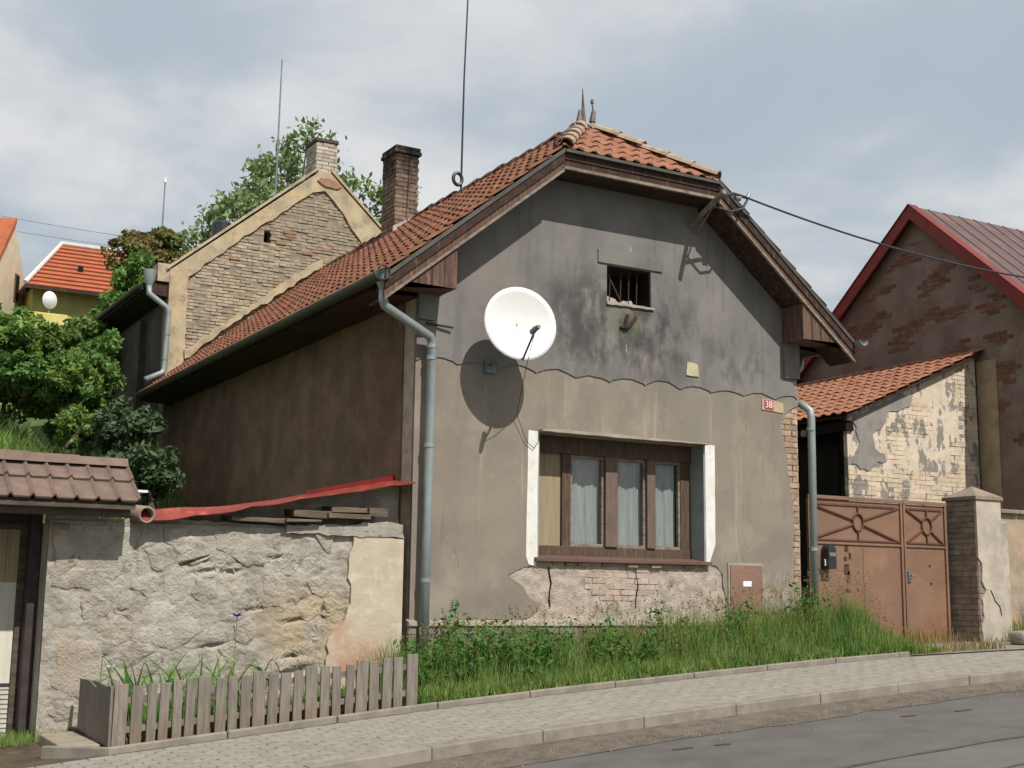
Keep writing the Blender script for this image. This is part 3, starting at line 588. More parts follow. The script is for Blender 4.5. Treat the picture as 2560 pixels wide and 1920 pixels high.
# roof
mb = MB(); th = .07
def rz(x, d=0): return roofz(x)-d
mb.slab([(HY+.02, EX), (HY+.02, HX), (AY, CX), (LEN, CX), (LEN, EX)], [], .0, .05, lambda a, b, d: (b, a, rz(b)-.02-d))
mb.slab([(HY+.02, W-EX), (LEN, W-EX), (LEN, CX), (AY, CX), (HY+.02, W-HX)], [], .0, .05, lambda a, b, d: (b, a, rz(b)-.02-d))
mb.add([(HX, HY, HZ-.02), (W-HX, HY, HZ-.02), (CX, AY, RIDGE-.02)], [(0, 1, 2)])
roof = obj('roof', mb, 'wood', house, label='half-hipped roof of weathered orange clay tiles')
def tile_mesh(m, w=.205, L=.38, t=.014, prof=None, name='roof_tile'):
    prof = prof or [(0, .004), (.22, .0), (.42, .004), (.55, .026), (.75, .034), (.92, .02), (1.0, .006)]
    mb = MB(); n = len(prof)
    mb.v += [((p-.5)*w, 0, h+.024) for p, h in prof]+[((p-.5)*w, L, h-.002) for p, h in prof]+[((p-.5)*w, .0, h+.024-t) for p, h in prof]
    for i in range(n-1): mb.f += [(i, i+1, n+i+1, n+i), (2*n+i, 2*n+i+1, i+1, i)]; mb.m += [0, 0]
    me = mb.mesh(name, fix=False); me.materials.append(MT[m]); me.polygons.foreach_set('use_smooth', [True]*len(me.polygons))
    try: me.set_sharp_from_angle(angle=R(50))
    except Exception: pass
    return me
cs, sn = math.cos(math.atan(K)), math.sin(math.atan(K)); SL = (CX-EX)/cs
tl = tile_mesh('tile')
import bmesh
def clip_piece(me, M4, planes):
    bm = bmesh.new(); bm.from_mesh(me); Mi = M4.inverted()
    for co, no in planes:
        co = Vector(co); no = Vector(no); lc = Mi@co; ln = (M4.to_3x3().transposed()@no).normalized()
        bmesh.ops.bisect_plane(bm, geom=bm.verts[:]+bm.edges[:]+bm.faces[:], plane_co=lc, plane_no=ln, clear_outer=True)
    m2 = bpy.data.meshes.new('roof_tile'); bm.to_mesh(m2); bm.free()
    for q in me.materials: m2.materials.append(q)
    return m2
def clipped(name, me, mats, parent, planes, maxn, stuff='roof_tiles'):
    keep = []; cut = []
    L = max(v.co.y for v in me.vertices); w_ = max(v.co.x for v in me.vertices)
    for M4 in mats:
        st = 1
        for co, no in planes:
            d = [(M4@Vector(p)-Vector(co)).dot(Vector(no)) for p in ((-w_, 0, 0), (w_, 0, 0), (-w_, L, 0), (w_, L, 0))]
            if min(d) > -.02: st = -1; break
            if max(d) > 0: st = 0
        if st == 1: keep.append(M4)
        elif st == 0: cut.append(M4)
    V = []; F = []; n = 0
    cut.sort(key=lambda q: (q.translation-CAM).length); nc = min(len(cut), maxn//3)
    for i, M4 in enumerate(cut):
        m2 = clip_piece(me, M4, planes)
        if len(m2.polygons) == 0: continue
        if i < nc: o = bpy.data.objects.new(name, m2); link(o, parent); o.matrix_basis = M4
        else:
            V += [tuple(M4@v.co) for v in m2.vertices]; F += [tuple(n+k for k in p.vertices) for p in m2.polygons]; n = len(V)
    if V:
        m3 = bpy.data.meshes.new(stuff); m3.from_pydata(V, [], F); m3.materials.append(me.materials[0]); link(bpy.data.objects.new(stuff, m3), parent, kind='stuff')
    pieces(name, me, keep, parent, maxn-nc, stuff)
def slope_tiles(side):
    ms = []; ex = .325; cw = .2
    if side < 0: xa, up, nn = Vector((0, -1, 0)), Vector((cs, 0, sn)), Vector((-sn, 0, cs))
    else: xa, up, nn = Vector((0, 1, 0)), Vector((-cs, 0, sn)), Vector((sn, 0, cs))
    for r in range(int(SL/ex)+1):
        s0 = -.04+r*ex
        if s0 > SL-.1: break
        xx = EX+s0*cs; z = EZ+s0*sn
        ymin = HY-.03 if z < HZ-.5 else HY+max(z-HZ, 0)/(RIDGE-HZ)*(AY-HY)-.12
        y = HY+.07-cw*0
        while y < LEN-.05:
            if y > ymin: 
                yy = y+random.uniform(-.006, .006); px = xx if side < 0 else W-xx
                rot = Matrix.Rotation(random.uniform(-.02, .02), 3, nn)
                ms.append(axes((px, yy, z)+nn*random.uniform(0, .008) if False else Vector((px, yy, z))+nn*random.uniform(0, .008), rot@xa, rot@up, nn))
            y += cw
    return ms
hnl = (Vector((CX, AY, 0))-Vector((HX, HY, 0))); HNL = Vector((hnl.y, -hnl.x, 0)).normalized()      # plan normal of the left hip, pointing to the hip face
HNR = Vector((-HNL.x, HNL.y, 0))
clipped('roof_tile', tl, slope_tiles(-1), roof, [((CX, 0, 0), (1, 0, 0)), ((HX, HY, 0), HNL)], 230)
clipped('roof_tile', tl, slope_tiles(1), roof, [((CX, 0, 0), (-1, 0, 0)), ((W-HX, HY, 0), HNR)], 0)
# hip front
hup = Vector((0, AY-HY, RIDGE-HZ)); hl = hup.length; hup.normalize(); hn = Vector((1, 0, 0)).cross(hup)
tl2 = tile_mesh('tile2', w=.205, L=.40); ms = []
for r in range(5):
    s0 = -.03+r*.335; f = 1-max(s0+.05, 0)/hl; half = (CX-HX)*f
    k = math.floor(half/.2+.9)
    for i in range(-k, k+1):
        ms.append(axes(Vector((CX+i*.2+.02, HY, HZ))+hup*s0+hn*(.0+random.uniform(0, .006)), Vector((1, 0, 0)), hup, hn))
clipped('roof_tile', tl2, ms, roof, [((HX, HY, 0), -HNL), ((W-HX, HY, 0), -HNR)], 69)
# caps
def cap_mesh(m, L=.42, r0=.115, r1=.095):
    mb = MB(); n = 7
    for y, r, in ((0, r0), (L, r1)):
        for i in range(n): a = math.pi*i/(n-1); mb.v.append((-math.cos(a)*r, y, math.sin(a)*r*.75-.03))
    for i in range(n):
        a = math.pi*i/(n-1); mb.v.append((-math.cos(a)*(r0-.022), 0, math.sin(a)*(r0-.022)*.75-.03))
    for i in range(n-1): mb.f += [(i, i+1, n+i+1, n+i), (2*n+i, 2*n+i+1, i+1, i)]; mb.m += [0, 0]
    me = mb.mesh('ridge_tile', fix=False); me.materials.append(MT[m]); return me
def caps(a, b, me, up, step=.36, lift=.0, jit=.02):
    a, b = Vector(a), Vector(b); d = (b-a).normalized(); L = (b-a).length; x = d.cross(Vector(up)).normalized(); u = x.cross(d); ms = []
    s0 = 0
    while s0 < L-.3:
        t_ = d+u*-.04; o = a+d*s0+u*(lift+random.uniform(0, jit)); ms.append(axes(o, x, (d-u*.09).normalized(), u)); s0 += step
    return ms
capm = cap_mesh('cap'); ridm = cap_mesh('ridge')
ms = caps((HX, HY-.02, HZ+.06), (CX, AY, RIDGE+.08), capm, (-.4, -.5, 1)); pieces('hip_tile', capm, ms, roof)
ms = caps((W-HX, HY-.02, HZ+.06), (CX, AY, RIDGE+.08), capm, (.4, -.5, 1)); pieces('hip_tile', capm, ms, roof)
ms = caps((CX, AY+.1, RIDGE+.01), (CX, LEN, RIDGE+.01), ridm, (0, 0, 1), step=.38, jit=.025); pieces('ridge_tile', ridm, ms, roof)
obj('mortar_strip', MB().slab(jag([(.2, 4.35), (1.0, 5.05), (1.9, 5.75), (2.75, 6.42), (2.72, 6.54), (1.85, 5.87), (.98, 5.17), (.18, 4.51)], .03, .1), [], LEN-.0, LEN+.06, FXZ), 'gablep', roof)
# finial
mb = MB(); mb.tube([(CX, AY-.02, RIDGE), (CX+.01, AY-.02, RIDGE+.24), (CX, AY-.02, RIDGE+.52)], [.06, .022, .006], 7); mb.tube([(CX+.1, AY-.1, RIDGE+.05), (CX+.12, AY-.1, RIDGE+.2)], [.045, .03], 6); mb.tube([(CX+.12, AY-.1, RIDGE+.18), (CX+.11, AY-.08, RIDGE+.31), (CX+.11, AY-.08, RIDGE+.32), (CX+.11, AY-.08, RIDGE+.37)], [.012, .010, .024, .018], 7)
mb.tube([(CX-.07, AY-.05, RIDGE+.02), (CX-.06, AY-.05, RIDGE+.2)], [.05, .02], 6); obj('finial', mb, 'finial', roof)
# barge boards, fascia, soffit
def rake(side, y0, y1, o0, o1, m, name, bev=0):     # board along the rake, offsets measured vertically below tile line
    a, b = EX-.02, HX
    P = [(a, rz(a)-o0), (b, rz(b)-o0), (b, rz(b)-o1), (a, rz(a)-o1)]
    if side > 0: P = [(W-x, z) for x, z in reversed(P)]
    return obj(name, MB().slab(P, [], y0, y1, FXZ), m, house)
for s_ in (-1, 1):
    rake(s_, HY-.045, HY-.005, .0, .055, 'zincg', 'verge_trim'); rake(s_, HY-.03, HY+.0, .06, .165, 'wood', 'barge_board'); rake(s_, HY-.012, HY+.02, .168, .245, 'wood2', 'barge_board')
    rake(s_, HY-.03, HY+.01, .247, .285, 'woodlight', 'barge_moulding')
    P = [(EX, rz(EX)-.29), (HX, rz(HX)-.29), (HX, rz(HX)-.26), (EX, rz(EX)-.26)]
    if s_ > 0: P = [(W-x, z) for x, z in reversed(P)]
    obj('soffit', MB().slab(P, [], HY+.02, -.0, FXZ), 'wood', house)
obj('verge_trim', MB().box(HX, W-HX, HY-.07, HY+.0, HZ-.055, HZ-.02), 'zincg', house)
obj('fascia_board', MB().box(HX, W-HX, HY-.02, HY+.015, HZ-.13, HZ-.057), 'wood', house)
obj('fascia_board', MB().box(HX, W-HX, HY-.005, HY+.015, HZ-.212, HZ-.132), 'wood', house)
obj('fascia_moulding', MB().box(HX, W-HX, HY-.03, HY+.015, HZ-.25, HZ-.214), 'woodlight', house)
obj('soffit', MB().box(HX-.02, W-HX+.02, HY+.015, 0, HZ-.24, HZ-.20), 'wood', house)
# boxed eave ends
for s_ in (-1, 1):
    P = [(-.50, 3.56), (.27, 3.55), (.27, rz(.27)-.285), (-.50, rz(-.50)-.2)]
    if s_ > 0: P = [(W-x, z) for x, z in reversed(P)]
    eb = obj('eave_box', MB().slab(P, [], HY-.0, .0, FXZ), 'wood2', house)
    for i in range(4):
        xx = -.33+.15*i; x2 = xx if s_ < 0 else W-xx; top = rz(xx)-.30
        if top > 3.6: obj('batten', MB().box(x2-.006, x2+.006, HY-.006, HY, 3.56, top), 'wood', eb)
# side eave boxing
obj('side_eave', MB().slab([(-.55, 3.52), (-.0, 3.50), (.0, 3.9), (-.55, rz(-.55)-.06)], [], .0, LEN, FXZ), 'wood', house)
obj('side_eave', MB().slab([(W, 3.50), (W+.55, 3.52), (W+.55, rz(-.55)-.06), (W, 3.9)], [], .0, LEN, FXZ), 'wood', house)
# gutters and downpipes
def gutter(path0, path1, r, m, parent, name='gutter'):
    a, b = Vector(path0), Vector(path1); mb = MB(); n = 9
    d = (b-a).normalized(); x = d.cross(Vector((0, 0, 1))).normalized()
    for rr in (r, r-.008):
        for p in (a, b):
            for i in range(n): t_ = math.pi*i/(n-1); mb.v.append(tuple(p+x*math.cos(t_)*rr-Vector((0, 0, 1))*math.sin(t_)*rr))
    for i in range(n-1): mb.f += [(i, i+1, n+i+1, n+i), (2*n+i, 2*n+i+1, 3*n+i+1, 3*n+i), (i, i+1, 2*n+i+1, 2*n+i), (n+i, n+i+1, 3*n+i+1, 3*n+i)]; mb.m += [0]*4
    mb.f += [(0, n, 3*n, 2*n), (n-1, 2*n-1, 4*n-1, 3*n-1)]; mb.m += [0, 0]
    return obj(name, mb, m, parent, smooth=False)
gut = gutter((EX-.06, HY-.05, 3.60), (EX-.06, 9.6, 3.60), .075, 'zincg', house)
gutter((W-EX+.06, HY-.16, 3.60), (W-EX+.06, 9.6, 3.60), .07, 'zinc', house)
def pipe(path, r, parent, clamps, name='downpipe', m='zinc'):
    dp = obj(name, MB().tube(path, r, 14), m, parent, smooth=True)
    for c, ax in clamps: 
        ax = Vector(ax)*.022; c = Vector(c); obj('pipe_clamp', MB().tube([c-ax, c+ax], r+.007, 14), m, dp, smooth=False)
    return dp
dp = pipe([(-.56, -.34, 3.47), (-.56, -.34, 3.34), (-.53, -.33, 3.28), (.10, -.14, 3.05), (.135, -.12, 2.99), (.125, -.12, 1.2), (.115, -.12, -.62)], .05, house,
          [((.13, -.12, 2.82), (0, 0, 1)), ((.125, -.12, 1.86), (0, 0, 1)), ((.12, -.12, .42), (0, 0, 1)), ((.134, -.12, 2.95), (0, 0, 1))])
obj('hopper', MB().tube([(-.56, -.34, 3.46), (-.56, -.34, 3.55), (-.59, -.34, 3.66)], [.052, .085, .10], 12, cap=False), 'zinc', dp, smooth=True)
obj('gutter_end', MB().tube([(EX-.06, HY-.07, 3.60), (EX-.06, HY-.02, 3.60)], .08, 14, cap=False), 'zinc', gut)
pipe([(5.60, .12, 2.82), (5.62, .02, 2.78), (5.66, -.08, 2.69), (5.665, -.09, 2.6), (5.645, -.09, -.4)], .05, house, [((5.655, -.09, 2.45), (0, 0, 1)), ((5.65, -.09, .9), (0, 0, 1))])
pipe([(W+.62, .6, 3.55), (W+.6, .6, 3.4), (W+.15, .5, 3.15), (W+.12, .5, 2.7)], .045, house, [])
# cable bracket on the gable
br = obj('cable_bracket', MB().tube([(3.78, .0, 4.90), (3.74, -.40, 5.02), (3.69, -.80, 5.13)], .034, 8).tube([(3.86, -.0, 4.8), (3.78, -.5, 5.06)], .012, 6), 'woodlight', house)
obj('insulator', MB().tube([(4.02, -.60, 5.16), (4.10, -.60, 5.16)], [.03, .035], 8).tube([(4.22, -.60, 5.19), (4.25, -.6, 5.26)], [.03, .02], 8), 'grey', br)
# chimney on the cottage
ch = obj('chimney', MB().box(2.435, 2.83, 6.015, 6.52, 5.7, 7.50), 'sootm', house, label='tall soot-blackened brick chimney of the cottage')
for (o_, ax, nn, Wd) in (((2.42, 6.0, 5.86), (1, 0, 0), (0, -1, 0), .425), ((2.42, 6.535, 5.86), (0, -1, 0), (-1, 0, 0), .535)):
    brick_field(ch, o_, ax, (0, 0, 1), nn, Wd, 1.65, lambda u, v: True, 'soot', bl=.26, bh=.072, proud=.002, rough=.006, depth=.05, gap=.012)
for z, e in ((7.43, .03), (7.50, .015)): obj('chimney_cap', MB().box(2.42-e, 2.845+e, 6.0-e, 6.535+e, z, z+.062), 'soot', ch, bevel=.01)
obj('flashing', MB().hexa([(2.38, 5.94, 6.02), (2.9, 5.94, 6.35), (2.9, 6.0, 6.35), (2.38, 6.0, 6.02), (2.38, 5.96, 6.16), (2.9, 5.96, 6.48), (2.9, 6.0, 6.48), (2.38, 6.0, 6.16)]), 'mortar', ch)

# ------------------------------------------------------------------ things on the cottage
sd = thing('satellite_dish', 'large white satellite dish bracketed to the grey gable beside the small attic window', 'satellite dish', (1.05, -.02, 2.8))
dn = Vector((-.16, -1, .12)).normalized(); dx_ = Vector((0, 0, 1)).cross(-dn).normalized(); du = (-dn).cross(dx_).normalized(); dc = Vector((1.015, -.53, 3.235))
mb = MB(); nr, na = 8, 40; rx, rzv = .425, .425
def dpt(r, a, back=0): return dc+dx_*(r*rx*math.cos(a))+du*(r*rzv*math.sin(a))+dn*(.07*(r*r)-.07-back)
for back in (0, .012):
    for i in range(nr+1):
        for j in range(na): mb.v.append(tuple(dpt(i/nr, 2*math.pi*j/na, back)))
o_ = (nr+1)*na
for i in range(nr):
    for j in range(na):
        a = i*na+j; b = i*na+(j+1) % na; mb.f += [(a, b, b+na, a+na), (o_+a, o_+b, o_+b+na, o_+a+na)]; mb.m += [0, 0]
for j in range(na): a = nr*na+j; b = nr*na+(j+1) % na; mb.f.append((a, b, o_+b, o_+a)); mb.m.append(0)
obj('dish', mb, 'dishm', sd, smooth=True)
bt = dc-du*.42; tip = dc-du*.20+dn*.42
obj('arm', MB().tube([bt-dn*.06+du*.03, bt+dn*.03, tip], .013, 8), 'grey', sd)
obj('receiver', MB().tube([tip-dn*.03+du*.01, tip+dn*.06, tip+dn*.1], [.03, .028, .02], 10).tube([tip-dn*.09, tip-dn*.02], [.036, .03], 10), 'grey', sd)
mb = MB(); mb.tube([(.92, -.0, 2.83), (.92, -.2, 2.86), (.92, -.24, 2.92), (.92, -.24, 3.3)], .022, 8); mb.tube([dc-dn*.08, (.92, -.24, 3.2)], .03, 8); mb.box(.85, .99, -.035, -.0, 2.74, 2.9); obj('wall_mount', mb, 'grey', sd)
mb = MB(); mb.tube([tip, bt+Vector((.05, 0, -.1)), (1.25, -.06, 2.3), (1.4, -.03, 2.0), (1.5, -.03, 1.93), (1.57, -.02, 2.02)], .004, 5); obj('cord', mb, 'cable', sd)
text('. ..', .06, tuple(dc-du*.1+dn*-.055), 'grey', sd, 'print', .0005)

am = thing('antenna_mast', 'tall thin mast with a ring at its foot rising from the cottage roof ridge', 'antenna', (2.77, 4.35, 6.3))
obj('pole', MB().tube([(2.77, 4.35, 6.2), (2.79, 4.35, 8.2), (2.86, 4.35, 10.6)], [.018, .014, .010], 7), 'cable', am)
mb = MB(); mb.tube([(2.70+.075*math.cos(t_), 4.33, 6.55+.095*math.sin(t_)) for t_ in np.linspace(0, 2*math.pi, 17)], .028, 7, cap=False); obj('ring', mb, 'black', am)

cabl = []
A = Vector((4.22, -.60, 5.19)); B = Vector((16., -.9, 5.75))
for i in range(40): t_ = i/39; p = A.lerp(B, t_); p.z -= 4*.62*t_*(1-t_); cabl.append(p)
tag(obj('overhead_cable', MB().tube(cabl, .013, 6).tube([(4.22, -.6, 5.17), (4.14, -.6, 5.04), (3.98, -.58, 4.98), (3.84, -.52, 5.02), (3.74, -.45, 5.05)], .016, 6).tube([(4.22, -.6, 5.19), (3.98, -.62, 5.2), (3.72, -.6, 5.1)], .02, 6), 'cable'), 'thick black cable running from the gable bracket to the right past the barn', 'cable')

# ------------------------------------------------------------------ rear house
rh = thing('rear_house', 'tall gabled house behind the cottage with rough bare masonry gable and beige edge plaster', 'house', (2.7, 13, 2))
YG = 10.0
gl_ = [(-.09, 1.2), (5.5, 1.2), (5.5, 5.9), (2.82, 8.24), (2.65, 8.24), (-.12, 5.90)]
gw = obj('gable_wall', MB().slab(gl_, [[(1.585, 6.72), (1.73, 6.72), (1.73, 6.95), (1.585, 6.95)]], YG+.03, YG+.4, FXZ), 'gablem', rh)
obj('vent_recess', MB().box(1.55, 1.77, YG+.30, YG+.34, 6.68, 7.0), 'dark', rh)
band = [(-.12, 3.6), (.2, 3.6), (.2, 5.86), (.9, 6.5), (1.9, 7.34), (2.5, 7.83), (2.75, 7.9), (2.95, 7.72), (3.5, 7.05), (3.9, 6.5), (4.4, 5.9), (5.0, 5.9), (5.52, 5.9), (2.84, 8.28), (2.64, 8.28), (-.14, 5.94)]
obj('edge_plaster', MB().slab(jag(band, .02, .12, skip=(0, 11, 12, 13, 14, 15)), [], YG-.02, YG+.06, FXZ), 'gablep', rh)
def inG(u, v):
    x, z = .12+u, 3.6+v
    if 1.55 < x < 1.77 and 6.69 < z < 6.98: return False
    rp = roofz(x) if x < CX else RIDGE
    return z > rp-.1 and z < 5.95+(x)*.80+.04 and z < 8.02-(x-2.75)*1.15 and x > .14
prg = random.Random(11)
brick_field(gw, (.12, YG+.03, 3.6), (1, 0, 0), (0, 0, 1), (0, -1, 0), 4.6, 4.6, lambda u, v: inG(u, v) and prg.random() > .012, 'gable', bl=.21, bh=.060, proud=.010, rough=.013, gap=.014, stuff='bricks')
for xx, zz_ in ((1.95, 6.95), (2.0, 6.88), (2.75, 6.72), (.95, 6.30), (2.35, 6.6), (1.82, 6.72)): 
    o = obj('brick', MB().box(xx, xx+.2, YG-.0, YG+.03, zz_, zz_+.06), 'orangeb', gw)
# roof, coping, chimney
mb = MB()
mb.slab([(-.62, 5.62), (2.72, 8.37), (2.72, 8.27), (-.6, 5.52)], [], YG+.02, YG+8, FXZ); mb.slab([(2.72, 8.37), (6., 5.5), (6., 5.4), (2.72, 8.27)], [], YG+.02, YG+8, FXZ)
obj('roof', mb, 'darkroof', rh)
obj('verge_coping', MB().slab([(-.2, 5.93), (2.6, 8.30), (2.6, 8.36), (-.2, 5.99)], [], YG-.05, YG+.3, FXZ).slab([(2.86, 8.30), (5.5, 5.93), (5.5, 5.99), (2.86, 8.36)], [], YG-.05, YG+.3, FXZ), 'gablep', rh)
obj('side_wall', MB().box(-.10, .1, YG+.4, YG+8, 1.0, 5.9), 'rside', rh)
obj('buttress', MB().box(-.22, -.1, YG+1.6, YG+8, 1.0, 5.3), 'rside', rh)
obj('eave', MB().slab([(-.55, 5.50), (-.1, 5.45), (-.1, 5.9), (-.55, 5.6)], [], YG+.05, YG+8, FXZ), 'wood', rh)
obj('bracket', MB().box(-.35, -.1, YG-.0, YG+.35, 5.72, 6.05), 'gablep', rh)
rc = obj('chimney', MB().box(2.57, 2.97, YG+.02, YG+.55, 7.9, 8.9), 'gablem', rh)
for (o_, ax, nn, Wd) in (((2.555, YG+.005, 8.12), (1, 0, 0), (0, -1, 0), .43), ((2.555, YG+.56, 8.12), (0, -1, 0), (-1, 0, 0), .555)):
    brick_field(rc, o_, ax, (0, 0, 1), nn, Wd, .76, lambda u, v: True, 'rchim', bl=.25, bh=.075, proud=.002, rough=.008, depth=.05)
obj('chimney_cap', MB().box(2.53, 3.0, YG-.02, YG+.58, 8.88, 8.95), 'rside', rc, bevel=.01)
obj('chimney_foot', MB().slab(jag([(2.58, 8.08), (2.75, 7.98), (3.0, 7.97), (3.08, 8.03), (2.95, 8.12), (2.65, 8.14)], .02, .07), [], YG-.05, YG+.1, FXZ), 'orangeb', rc)
gutter((-.62, YG+.05, 5.62), (-.62, YG+8, 5.62), .07, 'black', rh)
rp_ = pipe([(-.50, YG-.05, 5.62), (-.50, YG-.08, 5.45), (-.18, YG-.12, 5.22), (-.15, YG-.12, 5.15), (-.17, YG-.12, 4.12), (-.20, YG-.12, 4.05), (-.52, YG-.25, 3.88)], .05, rh, [((-.155, YG-.12, 4.75), (0, 0, 1)), ((-.165, YG-.12, 4.3), (0, 0, 1))])
obj('hopper', MB().tube([(-.50, YG-.05, 5.58), (-.50, YG-.05, 5.72), (-.5, YG-.05, 5.88)], [.052, .10, .11], 12, cap=False), 'zinc', rp_, smooth=True)

tag(obj('roof_vent', MB().tube([(1.25, 11.6, 7.1), (1.25, 11.6, 7.40), (1.25, 11.6, 7.45)], [.2, .2, .16], 12), 'black'), 'black round vent cowl peeping over the rear gable slope', 'vent')

# ------------------------------------------------------------------ rubble garden wall left of the cottage
gwal = thing('garden_wall', 'rough grey rubble garden wall with a cream plaster patch, between gate and cottage', 'wall', (-1.9, .1, -.9))
WX0, WX1 = -3.70, -.075
DENTS = [(-2.2, .47, .12, .022, .07), (-1.95, .47, .09, .02, .07), (-2.62, -.03, .10, .025, .08), (-3.0, .08, .06, .02, .05), (-1.25, .0, .12, .02, .05), (-1.28, -.36, .09, .02, .07), (-1.2, -.5, .14, .03, .08), (-1.05, -.1, .02, .1, .05), (-3.45, .5, .1, .02, .05), (-.95, .05, .03, .1, .05), (-1.7, .1, .1, .015, .04), (-2.9, .6, .02, .12, .04), (-1.5, .62, .12, .015, .05), (-2.1, -.25, .12, .018, .05), (-3.2, -.35, .09, .018, .05)]
def wallf(u, v):
    x = WX0+(WX1-WX0)*u; z = -1.25+v*2.17
    n = noise.noise(Vector((x*2.2, z*2.6, 0)))*.020+noise.noise(Vector((x*6, z*8, 2)))*.015+noise.noise(Vector((x*17, z*21, 4)))*.009
    for dx_0, dz_0, wx, wz, dd in DENTS:
        q = ((x-dx_0)/wx)**2+((z-dz_0-(x-dx_0)*.15)/wz)**2
        if q < 4: n += dd*math.exp(-q)
    return (x, .047+n, z)
def wallh(x, z): return wallf((x-WX0)/(WX1-WX0), (z+1.25)/2.17)[1]
obj('mortar_face', MB().grid(wallf, 300, 180), 'rubbled', gwal, smooth=True, fix=False)
obj('wall_core', MB().box(WX0, WX1, .10, .45, -1.3, .90), 'rubbled', gwal)
# irregular stones: Voronoi cells
rs = random.Random(21); seeds = []
for i in range(13):
    for j in range(9):
        seeds.append((WX0+.0+(i+.5+(.5 if j % 2 else 0)+rs.uniform(-.36, .36))*.262, -1.2+(j+.5+rs.uniform(-.34, .34))*.235))
def cell(i):
    cx, cz = seeds[i]; P = [(cx-.4, cz-.3), (cx+.4, cz-.3), (cx+.4, cz+.3), (cx-.4, cz+.3)]
    P = [(min(max(a, WX0+.01), WX1), min(max(b, -1.25), .90)) for a, b in P]
    for j, (ox, oz) in enumerate(seeds):
        if j == i or abs(ox-cx) > .9 or abs(oz-cz) > .8: continue
        mx, mz = (cx+ox)/2, (cz+oz)/2; dx, dz = ox-cx, oz-cz; Q = []
        for k in range(len(P)):
            a, b = P[k], P[(k+1) % len(P)]; da = (a[0]-mx)*dx+(a[1]-mz)*dz; db = (b[0]-mx)*dx+(b[1]-mz)*dz
            if da <= 0: Q.append(a)
            if da*db < 0: t_ = da/(da-db); Q.append((a[0]+(b[0]-a[0])*t_, a[1]+(b[1]-a[1])*t_))
        P = Q
        if len(P) < 3: return None
    return P
for i in range(len(seeds)):
    P = cell(i)
    if not P or len(P) < 3: continue
    cx = sum(p[0] for p in P)/len(P); cz = sum(p[1] for p in P)/len(P)
    if cx > -.86+.08*math.sin(cz*6) and cz > -.62: continue
    if rs.random() < .07: continue
    out_ = []
    for k in range(len(P)):
        a, b = P[k], P[(k+1) % len(P)]; L = math.hypot(b[0]-a[0], b[1]-a[1]); n = max(1, int(L/.05))
        for q in range(n):
            t_ = q/n; x, z = a[0]+(b[0]-a[0])*t_, a[1]+(b[1]-a[1])*t_; f = .93+rs.uniform(-.12, .06)
            out_.append((cx+(x-cx)*f, cz+(z-cz)*f))
    n = len(out_); mb = MB(); tilt = rs.uniform(-.05, .05); tz = rs.uniform(-.07, .03); pr = rs.choice((-.010, -.004, .0, .003, .008))
    rings = ((1.0, .05), (.985, .006), (.93, -.004), (.72, -.008), (.45, -.008), (.2, -.008))
    for rr, yy in rings:
        for (x, z) in out_:
            xx, z2 = cx+(x-cx)*rr, cz+(z-cz)*rr
            mb.v.append((xx, wallh(xx, z2)*.8+.012+yy+(pr if yy < .01 else 0)+(0 if rr == 1 else (xx-cx)*tilt+(z2-cz)*tz+noise.noise(Vector((xx*13, z2*13, i)))*.007+noise.noise(Vector((xx*30, z2*30, i)))*.004), z2))
    for q in range(len(rings)-1):
        for k in range(n): a = q*n+k; b = q*n+(k+1) % n; mb.f.append((a, b, b+n, a+n)); mb.m.append(0)
    mb.v.append((cx, wallh(cx, cz)*.8+.004+pr, cz)); c_ = len(mb.v)-1; b0 = (len(rings)-1)*n
    for k in range(n): mb.f.append((b0+k, b0+(k+1) % n, c_)); mb.m.append(0)
    red = (abs(cx+3.5) < .14 and abs(cz-.62) < .14) or (abs(cx+2.62) < .13 and abs(cz-.42) < .12)
    obj('stone', mb, 'rustbrick' if red else 'rubble', gwal, smooth=False, label='reddish broken stone' if red else None)
pp = [(-.80, -.70), (-.08, -.75), (-.08, .86), (-.66, .87), (-.70, .5), (-.67, .25), (-.73, 0), (-.90, -.18), (-.92, -.45), (-1.0, -.6)]
obj('plaster_patch', MB().slab(jag(pp, .02, .06, skip=(1,)), [], .012, .09, FXZ), 'cream', gwal, label='smooth cream plaster patch')
obj('wall_top', MB().slab(jag([(-1.4, .87), (-.08, .86), (-.1, 1.0), (-.3, 1.03), (-.7, .98), (-1.4, .96)], .02, .07), [], -.0, .4, FXZ), 'rubbled', gwal)
obj('wall_top', MB().slab(jag([(-3.68, .86), (-1.4, .87), (-1.4, .94), (-2.4, .97), (-3.0, .96), (-3.68, .98)], .015, .09), [], .08, .4, FXZ), 'rubbled', gwal)
